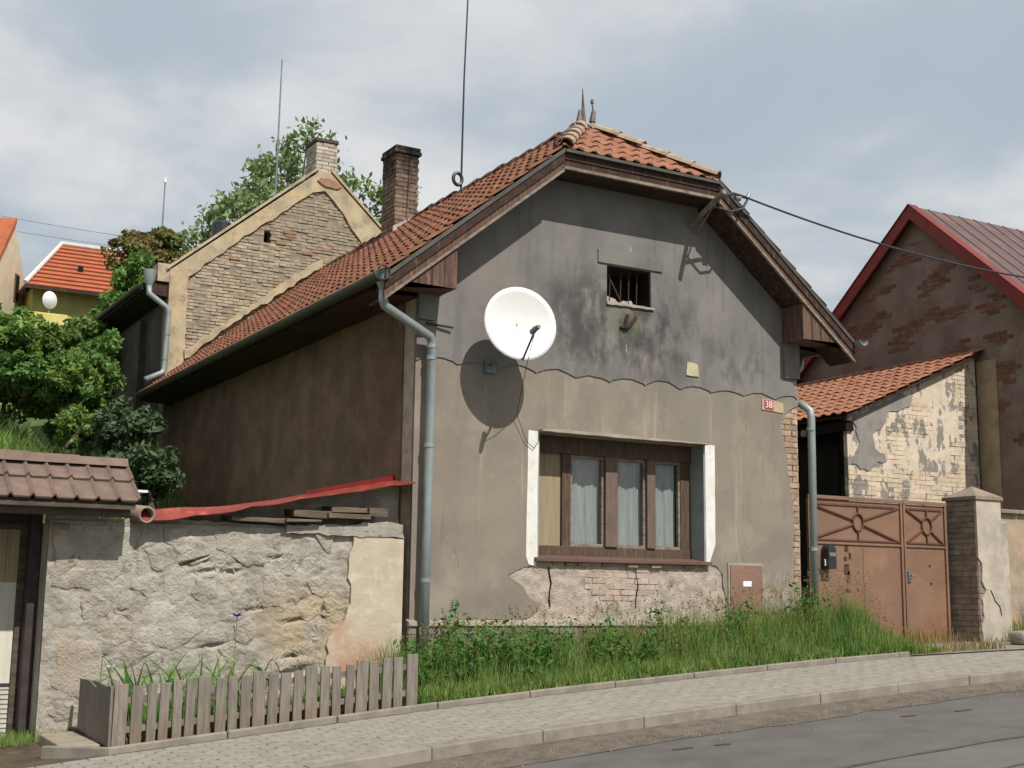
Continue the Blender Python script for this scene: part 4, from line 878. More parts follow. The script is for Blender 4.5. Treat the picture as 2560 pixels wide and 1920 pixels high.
for P_ in ([(-3.66, .30), (-3.3, .26), (-3.05, .38), (-2.95, .6), (-3.0, .84), (-3.66, .85)], [(-2.5, .50), (-2.1, .56), (-1.6, .52), (-1.45, .66), (-1.75, .84), (-2.3, .86), (-2.55, .74)], [(-1.6, .1), (-1.3, .18), (-1.1, .4), (-1.2, .52), (-1.5, .46), (-1.7, .3)], [(-2.9, -.2), (-2.5, -.3), (-2.2, -.12), (-2.35, .12), (-2.7, .18), (-2.95, .05)], [(-3.6, -.6), (-3.3, -.75), (-3.05, -.5), (-3.2, -.2), (-3.55, -.15)]):
    Pj = jag(P_, .022, .05); mb = MB(); nn_ = len(Pj); cx = sum(p[0] for p in Pj)/nn_; cz = sum(p[1] for p in Pj)/nn_
    for rr, yy in ((1., .03), (.985, -.002), (.93, -.008), (.6, -.010), (.3, -.010)):
        for (a, b) in Pj: x, z = cx+(a-cx)*rr, cz+(b-cz)*rr; mb.v.append((x, wallh(x, z)*.75+.012+yy, z))
    for q in range(4):
        for k in range(nn_): a = q*nn_+k; b = q*nn_+(k+1) % nn_; mb.f.append((a, b, b+nn_, a+nn_)); mb.m.append(0)
    mb.f.append(tuple(4*nn_+k for k in range(nn_))); mb.m.append(0)
    obj('smeared_plaster', mb, 'rubble', gwal, smooth=True)
def backf(u, v): x = -3.0+2.95*u; t_ = (x+2.92)/2.9; zt = .985+.455*max(t_, 0)**1.15; return (x, .24+.03*noise.noise(Vector((x*5, v*3, 8))), .86+(zt-.86)*v)
obj('wall_top', MB().grid(backf, 80, 8), 'rubbled', gwal, smooth=True, fix=False)
# boards wedged under the red sheet
for i, (a, b, z, h, y0, l) in enumerate(((-2.0, -1.42, .965, .05, -.06, 'long thin dark board under the middle of the red sheet'), (-1.44, -1.05, .985, .03, -.09, 'short pale slate lying on the wall top under the red sheet'),
        (-1.35, -.93, 1.035, .075, -.05, 'broad grey board propped above the pale slate'), (-.98, -.5, 1.04, .05, -.08, 'curved grey board with dark gap beneath, near the cottage'), (-.93, -.52, 1.10, .06, -.03, 'uppermost brown board beneath the red sheet'), (-.52, -.30, 1.075, .09, -.06, 'short stub of board nearest the cottage corner'))):
    mb = MB(); mb.hexa([(a, y0, z+random.uniform(-.01, .01)), (b, y0+.02, z+random.uniform(-.01, .01)), (b, .4, z+.03), (a, .4, z+.03), (a, y0, z+h), (b, y0+.02, z+h), (b, .4, z+.03+h), (a, .4, z+.03+h)])
    tag(obj('board', mb, 'timber', bevel=.006), l, 'board', 'boards wedged under the red sheet')
# red sheet
def redf(u, v):
    x = -2.92+u*2.9; zb = 1.005+.015*math.sin(u*9)+.455*u**1.15; y = -.12+v*.72
    z = zb+.028*math.sin(u*13+.5)*(1-u)*(1-v*.6)+.055*v*u+.01*noise.noise(Vector((x*4, y*4, 0)))
    if v == 0: z -= .014+.11*(1-u)**.7*(max(0, math.sin(u*6+.9))**.7*.8+.2*max(0, math.sin(u*17)))
    return (x, y-(.02 if v == 0 else 0), z)
rsh = MB().grid(redf, 90, 7)
o = tag(obj('red_sheet', rsh, 'red', smooth=False, fix=False), 'crumpled red metal sheet laid along the garden wall top, rising to the cottage', 'metal sheet')
sm = o.modifiers.new('solid', 'SOLIDIFY'); sm.thickness = .006
obj('dark_red_plate', MB().hexa([(-1.05, .42, 1.31), (-.0, .42, 1.45), (-.0, .44, 1.45), (-1.05, .44, 1.31), (-1.05, .42, 1.345), (-.0, .42, 1.575), (-.0, .44, 1.575), (-1.05, .44, 1.345)]), 'red2', o, label='dark red plate')  # separate added plate, carries the darker red at the sheet's right end
mb = MB(); mb.tube([(-2.86, -.16, .99), (-2.90, .3, 1.03)], .082, 16, cap=False); mb.tube([(-2.86, -.161, .99), (-2.90, .3, 1.03)], .062, 16, cap=False)
n = 16
for j in range(n): mb.f.append((j, (j+1) % n, 32+(j+1) % n, 32+j)); mb.m.append(0)
tag(obj('clay_pipe', mb, 'clay', smooth=True), 'short broken clay pipe end on the wall beside the tiled canopy', 'pipe')
tag(obj('paper_scrap', MB().box(-2.72, -2.52, 1.2, 1.5, 1.30, 1.325), 'labelw'), 'small white scrap lying behind the right end of the tiled canopy', 'scrap')

# ------------------------------------------------------------------ left gate with tiled canopy
cg = thing('canopied_gate', 'beige plank gate under a small brown tiled canopy at the left edge', 'gate', (-4.4, .4, -1.2))
CE = Vector((0, -.36, 1.10)); CR = Vector((0, .26, 1.50)); cup = (CR-CE); CL = cup.length; cup.normalize(); cn = Vector((1, 0, 0)).cross(cup)
can = obj('canopy', MB().slab([(-.36, 1.06), (.26, 1.46), (.88, 1.06), (.88, 1.02), (.26, 1.41), (-.36, 1.02)], [], -6.0, -3.02, FYZ), 'beam', cg)
ctm = tile_mesh('ctile', w=.192, L=.40, t=.02, prof=[(0, .026), (.06, .010), (.12, .0), (.55, .0), (.80, .0), (.86, .012), (.92, .03), (.97, .034), (1.0, .026)], name='canopy_tile')
ms = []
for r in range(2):
    for i in range(15):
        ms.append(axes(Vector((-2.985-.095-i*.19, CE.y, CE.z))+cup*(-.03+r*.385)+cn*.0, Vector((1, 0, 0)), cup, cn))
pieces('canopy_tile', ctm, ms, can)
for i in range(6):
    x1 = -2.99-.46*i; x0 = x1-.50; e = .008*i
    mb = MB(); mb.slab([(.13-e, 1.465), (.18-e, 1.545+e), (.34, 1.545+e), (.39+e, 1.465), (.37+e, 1.465), (.33, 1.53+e), (.19-e, 1.53+e), (.15-e, 1.465)], [], x0, x1, FYZ); obj('ridge_cap', mb, 'ctile', can)
obj('beam', MB().box(-6, -3.04, -.27, -.12, .955, 1.035), 'beam', cg, bevel=.008)
obj('fascia', MB().box(-6, -3.02, -.34, -.31, 1.035, 1.085), 'beam', cg)
obj('post', MB().box(-3.80, -3.705, .38, .62, -1.45, 1.0), 'post', cg, bevel=.008)
obj('lintel', MB().box(-6, -3.80, .5, .62, .90, 1.0), 'post', cg)
mb = MB(); mb.box(-3.865, -3.80, .57, .64, -1.4, .90); mb.box(-6, -3.865, .57, .64, .84, .90); obj('door_frame', mb, 'beam', cg, bevel=.006)
for i in range(11):
    x1 = -3.867-.115*i; obj('plank', MB().box(x1-.112, x1, .60, .63, .34, .84), 'gatew', cg)
obj('lower_panel', MB().box(-5.1, -3.867, .605, .63, -.60, .338), 'gatew2', cg)
mb = MB()
for i in range(17): z0 = -1.36+i*.044; mb.hexa([(-5.1, .60, z0), (-3.867, .60, z0), (-3.867, .63, z0), (-5.1, .63, z0), (-5.1, .612, z0+.042), (-3.867, .612, z0+.042), (-3.867, .63, z0+.042), (-5.1, .63, z0+.042)])
obj('ribbed_panel', mb, 'gateg', cg)
obj('rail', MB().box(-5.1, -3.867, .595, .62, -.625, -.602), 'post', cg)
tag(obj('step_slab', MB().hexa([(-3.72, -1.15, -1.1), (-3.42, -1.28, -1.1), (-3.38, -.15, -1.1), (-3.70, -.15, -1.1), (-3.72, -1.15, -1.0), (-3.42, -1.28, -.985), (-3.38, -.15, -.985), (-3.70, -.15, -1.0)]), 'slab', bevel=.012), 'flat concrete slab at the foot of the garden wall left of the picket fence', 'slab')

# ------------------------------------------------------------------ picket fence
pf = thing('picket_fence', 'low weathered grey picket fence round the flower bed in front of the rubble wall', 'fence', (-2, -1.4, -.9))
x = -3.36; i = 0; rp = random.Random(5)
while x < -.60:
    wd = rp.uniform(.076, .094) if i not in (0, 6, 10, 14, 18, 22) else .112
    z0 = G(x)+.03; top = G(x)+.47+(.0 if wd < .1 else .015)+rp.uniform(-.012, .012)+.02*sst(-2, -.8, x)+.045*sst(-1.6, -3.3, x); ln = rp.uniform(-.008, .008)
    y0 = -1.415+rp.uniform(-.004, .004)
    mb = MB(); mb.hexa([(x, y0, z0), (x+wd, y0, z0), (x+wd, y0+.022, z0), (x, y0+.022, z0), (x+ln, y0, top), (x+wd+ln, y0, top+rp.uniform(-.006, .006)), (x+wd+ln, y0+.022, top), (x+ln, y0+.022, top)])
    obj('picket', mb, 'picket', pf, bevel=.004); x += wd+rp.uniform(.02, .042); i += 1
for h in (.12, .36):
    mb = MB(); mb.hexa([(-3.34, -1.392, G(-3.3)+h), (-.6, -1.392, G(-.6)+h), (-.6, -1.36, G(-.6)+h), (-3.34, -1.36, G(-3.3)+h), (-3.34, -1.392, G(-3.3)+h+.05), (-.6, -1.392, G(-.6)+h+.05), (-.6, -1.36, G(-.6)+h+.05), (-3.34, -1.36, G(-3.3)+h+.05)]); obj('rail', mb, 'picket', pf)
for k in range(9):
    y0 = -1.39+k*.135; t0 = -.51+rp.uniform(-.01, .01); mb = MB()
    mb.hexa([(-3.385, y0, -1.0), (-3.36, y0, -1.0), (-3.36, y0+.13, -1.0), (-3.385, y0+.13, -1.0), (-3.385, y0, t0), (-3.36, y0, t0), (-3.36, y0+.13, t0), (-3.385, y0+.13, t0)]); obj('picket', mb, 'picket', pf, bevel=.004)
obj('post', MB().box(-3.355, -3.28, -1.39, -1.31, -1.1, -.54), 'picket', pf)

# ------------------------------------------------------------------ drive gate, pillar, roadside wall
dg = thing('drive_gate', 'brown painted sheet metal double gate between cottage and pillar', 'gate', (7, .1, -.4))
GY = .12
def leaf_(x0, x1, cx, cz, nm):
    lf = obj('gate_leaf', MB().box(x0, x1, GY, GY+.02, -.37, 1.57), 'brown', dg, label=nm)
    for b_ in ((x0, x1, GY-.028, GY+.0, 1.575, 1.622), (x0, x1, GY-.02, GY-.002, .985, 1.015)): obj('gate_rail', MB().box(*b_), 'brown', lf, bevel=.004)
    for b_ in ((x0+.03, x1-.03, GY-.016, GY-.002, 1.50, 1.525), (x0+.03, x1-.03, GY-.016, GY-.002, 1.035, 1.055)): obj('gate_rail', MB().box(*b_), 'brownd', lf)
    obj('gate_stile', MB().box(x1-.055, x1-.015, GY-.03, GY-.002, -.37, 1.575), 'brown', lf, bevel=.004)
    obj('gate_stile', MB().box(x0, x0+.035, GY-.022, GY-.002, -.37, 1.575), 'brown', lf)
    r = .115; y = GY-.018
    obj('ornament_ring', MB().tube([(cx+r*.8*math.cos(t_), y, cz+r*math.sin(t_)) for t_ in np.linspace(0, 2*math.pi, 25)], .013, 6, cap=False), 'brownd', lf)
    L, Rr, Bt, Tp = x0+.05, x1-.09, 1.05, 1.505
    for (ex, ez) in ((L, Tp), (Rr, Tp), (L, Bt), (Rr, Bt), (cx, Tp), (cx, Bt)):
        d = Vector((ex-cx, 0, ez-cz)); d.normalize(); a = Vector((cx+d.x*r*.85, y, cz+d.z*r)); obj('ornament_bar', MB().bar(a, (ex, y, ez), .018, .018, (0, 1, 0)), 'brownd', lf)
    return lf
l1 = leaf_(5.75, 7.47, 6.635, 1.29, 'wide left leaf of the brown gate'); l2 = leaf_(7.48, 8.33, 7.93, 1.285, 'narrow right leaf of the brown gate')
obj('sheet_seam', MB().box(6.72, 6.735, GY-.006, GY, -.37, .98), 'brown', l1); obj('lock_plate', MB().box(7.53, 7.58, GY-.03, GY-.004, .52, .66), 'grey', l2, bevel=.004)
obj('handle', MB().tube([(7.555, GY-.03, .60), (7.555, GY-.07, .60), (7.60, GY-.075, .60)], .01, 8), 'grey', l2)
for px_, pz_ in ((6.42, .95), (6.40, .8), (6.48, .84), (6.42, .66), (6.44, .56), (6.43, .38)):
    w_ = random.uniform(.02, .05); h_ = random.uniform(.02, .05) if pz_ not in (.66, .56) else .07
    obj('rust_spot', MB().slab(jag([(px_-w_, pz_-h_), (px_+w_, pz_-h_), (px_+w_, pz_+h_), (px_-w_, pz_+h_)], .01, .03), [], GY-.004, GY, FXZ), 'rust' if pz_ != .56 else 'brownd', l1)
for px_, pz_ in ((7.97, .74), (7.99, .5), (7.52, .35)): obj('bolt', MB().tube([(px_, GY-.012, pz_), (px_, GY, pz_)], .014, 8), 'rust', l2)
for pz_ in (1.3, 1.2): obj('hinge', MB().bar((5.79, GY-.012, pz_), (5.9, GY-.012, pz_), .02, .02), 'coping', l1)
mbx = thing('mailbox', 'black metal mailbox with domed top hung on the brown gate', 'mailbox', (6.03, .05, .8))
mb = MB(); n = 8; prof = [(-.07, .0), (.07, .0), (.07, .24)]+[(.07*math.cos(t_), .24+.07*math.sin(t_)) for t_ in np.linspace(.25, math.pi-.25, 7)]+[(-.07, .24)]
obj('body', MB().slab([(6.04+a, .66+b) for a, b in prof], [], -.02, GY-.004, FXZ), 'black', mbx, bevel=.006); obj('flap', MB().box(5.985, 6.095, -.028, -.02, .82, .87), 'grey', mbx, bevel=.003)
obj('newspaper_ring', MB().tube([(5.955, .03, .70), (5.945, .02, .78)], .012, 6), 'labelw', mbx)

gp = thing('gate_pillar', 'square masonry gate pillar with pyramid cap right of the brown gate', 'pillar', (8.7, -.1, -.3))
pil = obj('shaft', MB().box(8.455, 8.94, -.29, .22, -.6, 1.66), 'pillarb', gp)
brick_field(pil, (8.45, .22, -.45), (0, -1, 0), (0, 0, 1), (-1, 0, 0), .51, 2.1, lambda u, v: True, 'pillarb', bl=.255, bh=.075, proud=.004, rough=.005, depth=.04)
fp = jag([(8.47, -.05), (8.52, .05), (8.49, .3), (8.58, .42), (8.5, .55), (8.52, .78), (8.45, .86), (8.45, 1.655), (8.945, 1.655), (8.945, -.5), (8.47, -.5)], .012, .07, skip=(6, 7, 8, 9))
obj('plaster_face', MB().slab(fp, [], -.315, -.27, FXZ), 'pillarp', gp)
brick_field(pil, (8.45, -.29, -.45), (1, 0, 0), (0, 0, 1), (0, -1, 0), .49, 2.1, lambda u, v: .4 < v < 1.3 and u < .2, 'pillarb', bl=.25, bh=.075, proud=.008, rough=.005, depth=.04)
mb = MB(); mb.box(8.42, 8.975, -.34, .26, 1.66, 1.705); mb.add([(8.42, -.34, 1.706), (8.975, -.34, 1.706), (8.975, .26, 1.706), (8.42, .26, 1.706), (8.70, -.04, 1.87)], [(0, 1, 4), (1, 2, 4), (2, 3, 4), (3, 0, 4)]); obj('pyramid_cap', mb, 'coping', gp)
obj('crack', MB().tube([(8.66, -.317, .42), (8.70, -.317, .36), (8.74, -.317, .28), (8.83, -.317, .2), (8.86, -.317, .08)], .008, 5), 'dark', gp)
rw = thing('roadside_wall', 'plastered roadside wall with flat coping right of the gate pillar', 'wall', (11, 0, -.2))
obj('wall_face', rough_patch(8.94, 15, -.6, 1.50, -.17, .012, 110, 40, 5), 'wallp', rw, smooth=True, fix=False); obj('wall_core', MB().box(8.94, 15, -.14, .14, -.6, 1.50), 'wallp', rw)
obj('stub_pier', MB().box(8.945, 9.16, -.25, .1, -.5, 1.38), 'pillarp', rw, bevel=.02)
x = 9.05
while x < 14.5: obj('coping_tile', MB().hexa([(x, -.24, 1.50), (x+.39, -.24, 1.50), (x+.39, .2, 1.53), (x, .2, 1.53), (x, -.24, 1.55), (x+.39, -.24, 1.55), (x+.39, .2, 1.6), (x, .2, 1.6)]), 'coping', rw, bevel=.006); x += .4
for i, (x, y, sx, sy, sz, l) in enumerate(((8.55, -.95, .42, .3, .2, 'squarish pale stone block at the foot of the gate pillar'), (8.98, -1.2, .8, .3, .16, 'long dark stone kerb block right of the gate pillar'), (9.25, -.85, .7, .4, .3, 'rounded brownish boulder behind the long stone block'), (8.35, -1.32, .2, .14, .08, 'small loose stone in front of the long block'))):
    mb = MB()
    def bf(u, v, x=x, y=y, sx=sx, sy=sy, sz=sz, i=i):
        th_ = u*2*math.pi; ph = v*math.pi; c = (abs(math.cos(th_))**.5*math.copysign(1, math.cos(th_)), abs(math.sin(th_))**.5*math.copysign(1, math.sin(th_)))
        r = math.sin(ph)**.45; p = Vector((c[0]*r*sx/2, c[1]*r*sy/2, -math.copysign(abs(math.cos(ph))**.5, math.cos(ph))*sz/2)); k_ = 1+.12*noise.noise(p*4+Vector((i*7, 0, 0))); return (x+p.x*k_, y+p.y*k_, G(x)+sz*.42+p.z*k_)
    mb.grid(bf, 22, 10); tag(obj('stone_block', mb, 'stone' if i != 1 else 'clinker', smooth=True), l, 'stone', 'stones by the pillar')

# ------------------------------------------------------------------ annex with lean-to roof
an = thing('outbuilding', 'lean-to outbuilding with orange tiled roof and flaking cream wall behind the gate', 'outbuilding', (10, 3, 0))
AX0, AX1, AYF = 8.47, 11.44, 2.1
azr = lambda x: 3.16+(x-8.47)*.425
aw_ = obj('front_wall', MB().slab([(AX0, -.5), (AX1, -.5), (AX1, azr(AX1)-.1), (AX0, azr(AX0)-.1)], [], AYF+.02, AYF+.10, FXZ), 'annexp', an)
pra = random.Random(4)
def inA(u, v):
    x, z = AX0+u, 1.2+v
    if z > azr(x)-.16: return False
    return noise.noise(Vector((x*1.1, z*1.1, 7)))+(.3 if x > 10.8 else 0)+(.35 if z < 2.3 else 0) > .22
brick_field(aw_, (AX0, AYF+.02, 1.2), (1, 0, 0), (0, 0, 1), (0, -1, 0), AX1-AX0, 3.2, inA, 'annexb', bl=.24, bh=.075, proud=.005, rough=.005, depth=.05, gap=.008, maxn=290)
def plate_(pts, amp=.03): obj('plaster_remnant', MB().slab(jag(pts, amp, .08), [], AYF+.004, AYF+.03, FXZ), 'annexg', an)
plate_([(8.55, 2.35), (8.9, 2.25), (9.1, 2.42), (9.3, 2.44), (9.25, 2.55), (9.05, 2.62), (9.0, 2.85), (9.25, 3.0), (9.4, 3.25), (9.85, 3.35), (9.9, 3.55), (9.6, 3.52), (9.1, 3.3), (8.75, 3.15), (8.6, 3.1), (8.72, 2.7)])
ar = obj('roof', MB().slab([(AX0-.12, azr(AX0-.12)-.06), (11.47, azr(11.47)-.06), (11.47, azr(11.47)), (AX0-.12, azr(AX0-.12))], [], AYF-.12, 7.4, FXZ), 'wood', an)
acs = Vector((1, 0, .425)).normalized(); ann = Vector((0, -1, 0)).cross(acs); atm = tile_mesh('tile2', w=.225, L=.36, name='roof_tile'); ms = []
r = 0
while r*.285 < 3.3:
    y = AYF-.05
    while y < 7.3: ms.append(axes(Vector((AX0-.16, 0, azr(AX0-.16)))+Vector((0, y, 0))+acs*(r*.285)+ann*(random.uniform(0, .008)), (0, -1, 0), acs, ann)); y += .22
    r += 1
pieces('roof_tile', atm, ms, ar, 280, 'roof_tiles')
obj('dark_doors', MB().box(AX0+.12, AX0+.16, AYF+.35, 7.3, -.5, 3.1), 'dark', an); obj('eave_beam', MB().box(AX0-.06, AX0+.1, AYF-.02, 7.3, 2.86, 3.02), 'dark', an)  # near-black board fills the open side, its dimness put into the colour
obj('beam_end', MB().tube([(AX0-.1, AYF+.9, 2.9), (AX0+.12, AYF+.9, 2.9)], .06, 10), 'stone', an)

# ------------------------------------------------------------------ barn
bn = thing('barn', 'brick barn with flaking grey render and red metal verge at the right edge', 'barn', (14, 3.3, 0))
BX = 11.5; bap = (3.3, 7.15)
bo = [(-.9, -.5), (7.5, -.5), (7.5, bap[1]-4.2*.83), (bap[0], bap[1]), (-.9, bap[1]-4.2*.90)]
bw = obj('gable_wall', MB().slab(bo, [], BX, BX+.4, FYZ), 'barnp', bn)
prb = random.Random(9)
def inB(u, v):
    y, z = 6.6-u, 2.6+v
    if z > min(bap[1]-(y-bap[0])*.83, bap[1]-(bap[0]-y)*.90)-.35: return False
    return noise.noise(Vector((y*1.5, z*2.6, 3)))+.35*noise.noise(Vector((y*5, z*7, 1))) > .17
brick_field(bw, (BX, 6.6, 2.6), (0, -1, 0), (0, 0, 1), (-1, 0, 0), 6.6, 4.4, inB, 'barnb', bl=.25, bh=.075, proud=.006, rough=.006, depth=.05)
obj('edge_strip', MB().box(BX-.02, BX+.05, 1.72, 2.12, -.5, 4.25), 'pilast', bn)
for s_, k_ in ((1, .83), (-1, .90)):
    e = bap[0]+s_*4.35; ze = bap[1]-4.35*k_
    obj('verge_board', MB().slab([(bap[0], bap[1]+.14), (e, ze+.14), (e, ze-.12), (bap[0], bap[1]-.12)], [], BX-.2, BX-.16, FYZ), 'verge', bn)
    obj('verge_cap', MB().slab([(bap[0], bap[1]+.16), (e, ze+.16), (e, ze+.142), (bap[0], bap[1]+.142)], [], BX-.22, BX+.0, FYZ), 'verge', bn)
    rb = obj('roof', MB().slab([(bap[0], bap[1]+.13), (e, ze+.13), (e, ze+.07), (bap[0], bap[1]+.07)], [], BX-.16, BX+14, FYZ), 'barnr', bn)
    for i in range(1, 34): 
        x = BX-.1+i*.4; obj('roof_seam', MB().bar((x, bap[0], bap[1]+.132), (x, e, ze+.132), .02, .02), 'barnr', rb)
obj('side_wall', MB().box(BX+.4, BX+13.8, -.88, -.6, -.5, 3.3), 'barnp', bn)

# ------------------------------------------------------------------ houses on the slope behind
def stepped(mb, a, b, c, d, rows, lift=.05):      # a,b eave (left,right), d,c ridge (left,right)
    a, b, c, d = map(Vector, (a, b, c, d)); nn = (b-a).cross(d-a).normalized()
    for i in range(rows):
        t0, t1 = i/rows, (i+1)/rows
        p0, p1, q1, q0 = a.lerp(d, t0), b.lerp(c, t0), b.lerp(c, t1), a.lerp(d, t1)
        mb.add([p0+nn*lift, p1+nn*lift, q1, q0], [(0, 1, 2, 3)]); mb.add([p0+nn*lift, p1+nn*lift, p1, p0], [(0, 1, 2, 3)])
oh = thing('orange_roofed_house', 'far ochre house with bright orange hipped roof and white hip edge', 'house', (3, 27, 4))
obj('wall', MB().box(-.0, 6.5, 25.4, 31, 3.5, 8.8), 'yellow', oh)
mb = MB(); stepped(mb, (-.25, 25, 8.72), (7.2, 25, 8.72), (6.0, 28, 10.75), (1.15, 28, 10.75), 11); stepped(mb, (-.25, 31, 8.72), (-.25, 25, 8.72), (1.15, 28, 10.75), (1.14, 28.1, 10.75), 11); mb.add([(-.25, 31, 8.72), (7.2, 31, 8.72), (6, 28, 10.75), (1.15, 28, 10.75)], [(0, 1, 2, 3)])
orf = obj('roof', mb, 'otile', oh)
ms_ = obj('hip_edge', MB().tube([(-.3, 24.95, 8.78), (1.15, 28, 10.82), (6, 28, 10.82)], .065, 7), 'whitec', orf)
obj('skylight_spot', MB().box(1.35, 1.5, 26.2, 26.25, 9.5, 9.75), 'dark', orf); obj('gutter', MB().box(-.3, 7.2, 24.9, 25.0, 8.62, 8.72), 'wood', oh)
obj('chimney', MB().box(3.35, 3.75, 28, 28.5, 10.5, 11.25).box(3.3, 3.8, 27.95, 28.55, 11.25, 11.35), 'rchim', oh)
lh = thing('pale_house', 'far pale house with orange roof cut by the left picture edge', 'house', (-2.5, 26, 4))
ca, sa = math.cos(R(61)), math.sin(R(61)); LO = Vector((.066, 27.09, .15))
def lp(a, b, z): return (LO.x+a*ca-b*sa, LO.y+a*sa+b*ca, LO.z+z)     # a across the gable (0 = right corner), b into depth
def lslab(P, b0, b1, m, nm, par): return obj(nm, MB().slab(P, [], b0, b1, lambda a, z, d: lp(a, d, z)), m, par)
lslab([(-3.2, 3), (0.75, 3), (.75, 7.9), (-1.25, 10.55), (-3.2, 8.0)], 0, .3, 'pale', 'gable_wall', lh)
obj('side_wall', MB().add([lp(-3.2, .3, 3), lp(-3.2, 8, 3), lp(-3.2, 8, 8), lp(-3.2, .3, 8)], [(0, 1, 2, 3)]), 'pale', lh)
lslab([(-1.25, 10.72), (-3.6, 7.6), (-3.6, 7.45), (-1.25, 10.55)], -.06, 8, 'otile', 'roof', lh); lslab([(-1.25, 10.72), (.95, 7.75), (.95, 7.6), (-1.25, 10.55)], .1, 8, 'otile', 'roof', lh)
lw = lslab([(-.95, 8.35), (-.62, 8.35), (-.62, 9.15), (-.95, 9.15)], -.03, .05, 'timber', 'window', lh); lslab([(-.9, 8.4), (-.67, 8.4), (-.67, 9.1), (-.9, 9.1)], -.04, -.031, 'dark', 'pane', lw)
d2 = thing('small_dish', 'small white satellite dish above a yellow box on the far slope', 'satellite dish', (-.0, 22.5, 7))
mb = MB(); 
def sdf(u, v): a = u*2*math.pi; r = v; return (-.02+.22*r*math.cos(a)*.9, 22.5-.1+.1*r*r+.06*r*math.cos(a), 7.82+.24*r*math.sin(a))
mb.grid(sdf, 20, 5); obj('dish', mb, 'dishm', d2, smooth=True, fix=False); obj('pole', MB().tube([(-.02, 22.6, 6.6), (-.02, 22.55, 7.8)], .03, 6), 'grey', d2)
tag(obj('yellow_box', MB().box(-.45, .45, 22.4, 23.2, 6.2, 7.45), mat('yellow_box', '#cfc27a', '#c4b76c', 3), bevel=.02), 'pale yellow box half hidden in the bushes below the small dish', 'box')
def mast(x, y, z0, z1, r, label, top=0):
    t_ = thing('antenna_mast', label, 'antenna', (x, y, z0)); obj('pole', MB().tube([(x, y, z0), (x+.01, y, z0+(z1-z0)*.5), (x+.02, y, z1)], [r, r*.8, r*.6], 6), 'grey', t_)
    if top: obj('tip', MB().tube([(x+.02, y, z1-.1), (x+.02, y, z1+.06)], [.05, .03], 6), 'labelw', t_)
mast(2.45, 12, 7.9, 11.25, .022, 'thin grey mast standing behind the rear house beside the tree')
mast(3.32, 24.5, 9.5, 12.3, .03, 'far thin mast with pale tip above the orange roof', 1)
for k_, (zl, zr) in enumerate(((13.2, 12.85), (12.7, 12.5))):
    p = []
    for i in range(16): t_ = i/15; p.append((-6+t_*16, 33, zl-(zl-zr)*t_-1.2*t_*(1-t_)))
    tag(obj('far_wire', MB().tube(p, .012, 4), 'grey'), ('upper' if k_ == 0 else 'lower')+' of the two faint wires crossing the sky above the orange roof', 'wire', 'far wires')

# ------------------------------------------------------------------ vegetation
rng = np.random.default_rng(12)
def leaves(cent, size, up=.4, jit=.35):
    n = len(cent); d = rng.normal(size=(n, 3)); d[:, 2] += up; d /= np.linalg.norm(d, axis=1)[:, None]
    a = rng.normal(size=(n, 3)); a -= d*(a*d).sum(1)[:, None]; a /= np.linalg.norm(a, axis=1)[:, None]; b = np.cross(d, a)
    s = size*(1+rng.uniform(-jit, jit, n))[:, None]
    v = np.empty((n, 4, 3)); v[:, 0] = cent-a*s; v[:, 1] = cent-b*s*.48+d*s*.12; v[:, 2] = cent+a*s; v[:, 3] = cent+b*s*.48+d*s*.12
    return v.reshape(-1, 3)
LF = [(0, 1, 2), (0, 2, 3)]
def bush(name, label, c, r, n, size, m, clumps=34, group=None, stems=4, cr=.26):
    c = np.array(c, float); r = np.array(r, float); t_ = thing(name, label, 'bush' if name != 'tree' else 'tree', tuple(c-[0, 0, r[2]]), group)
    cl = rng.normal(size=(clumps, 3)); cl /= np.linalg.norm(cl, axis=1)[:, None]; cl = c+cl*r*(rng.uniform(.15, 1.15, clumps)**.6)[:, None]*.9
    clumps_r = rng.uniform(.6, 1.35, clumps); idx = rng.integers(0, clumps, n); q = rng.normal(size=(n, 3)); q /= np.linalg.norm(q, axis=1)[:, None]
    cent = cl[idx]+q*r*cr*clumps_r[idx][:, None]*(rng.uniform(.2, 1, n)**.4)[:, None]
    obj('crown', arr_mesh('crown', leaves(cent, size), 4, LF, m), m, t_)
    mb = MB()
    for i in range(stems): e = cl[i % clumps]; b0 = c-[rng.uniform(-.2, .2), rng.uniform(-.2, .2), r[2]*1.1]; mb.tube([b0, (b0+e)/2+[0, 0, .1], e], [.035, .025, .01], 5)
    obj('stem', mb, 'bark', t_); return t_
BG = 'bushes on the slope left of the cottage'
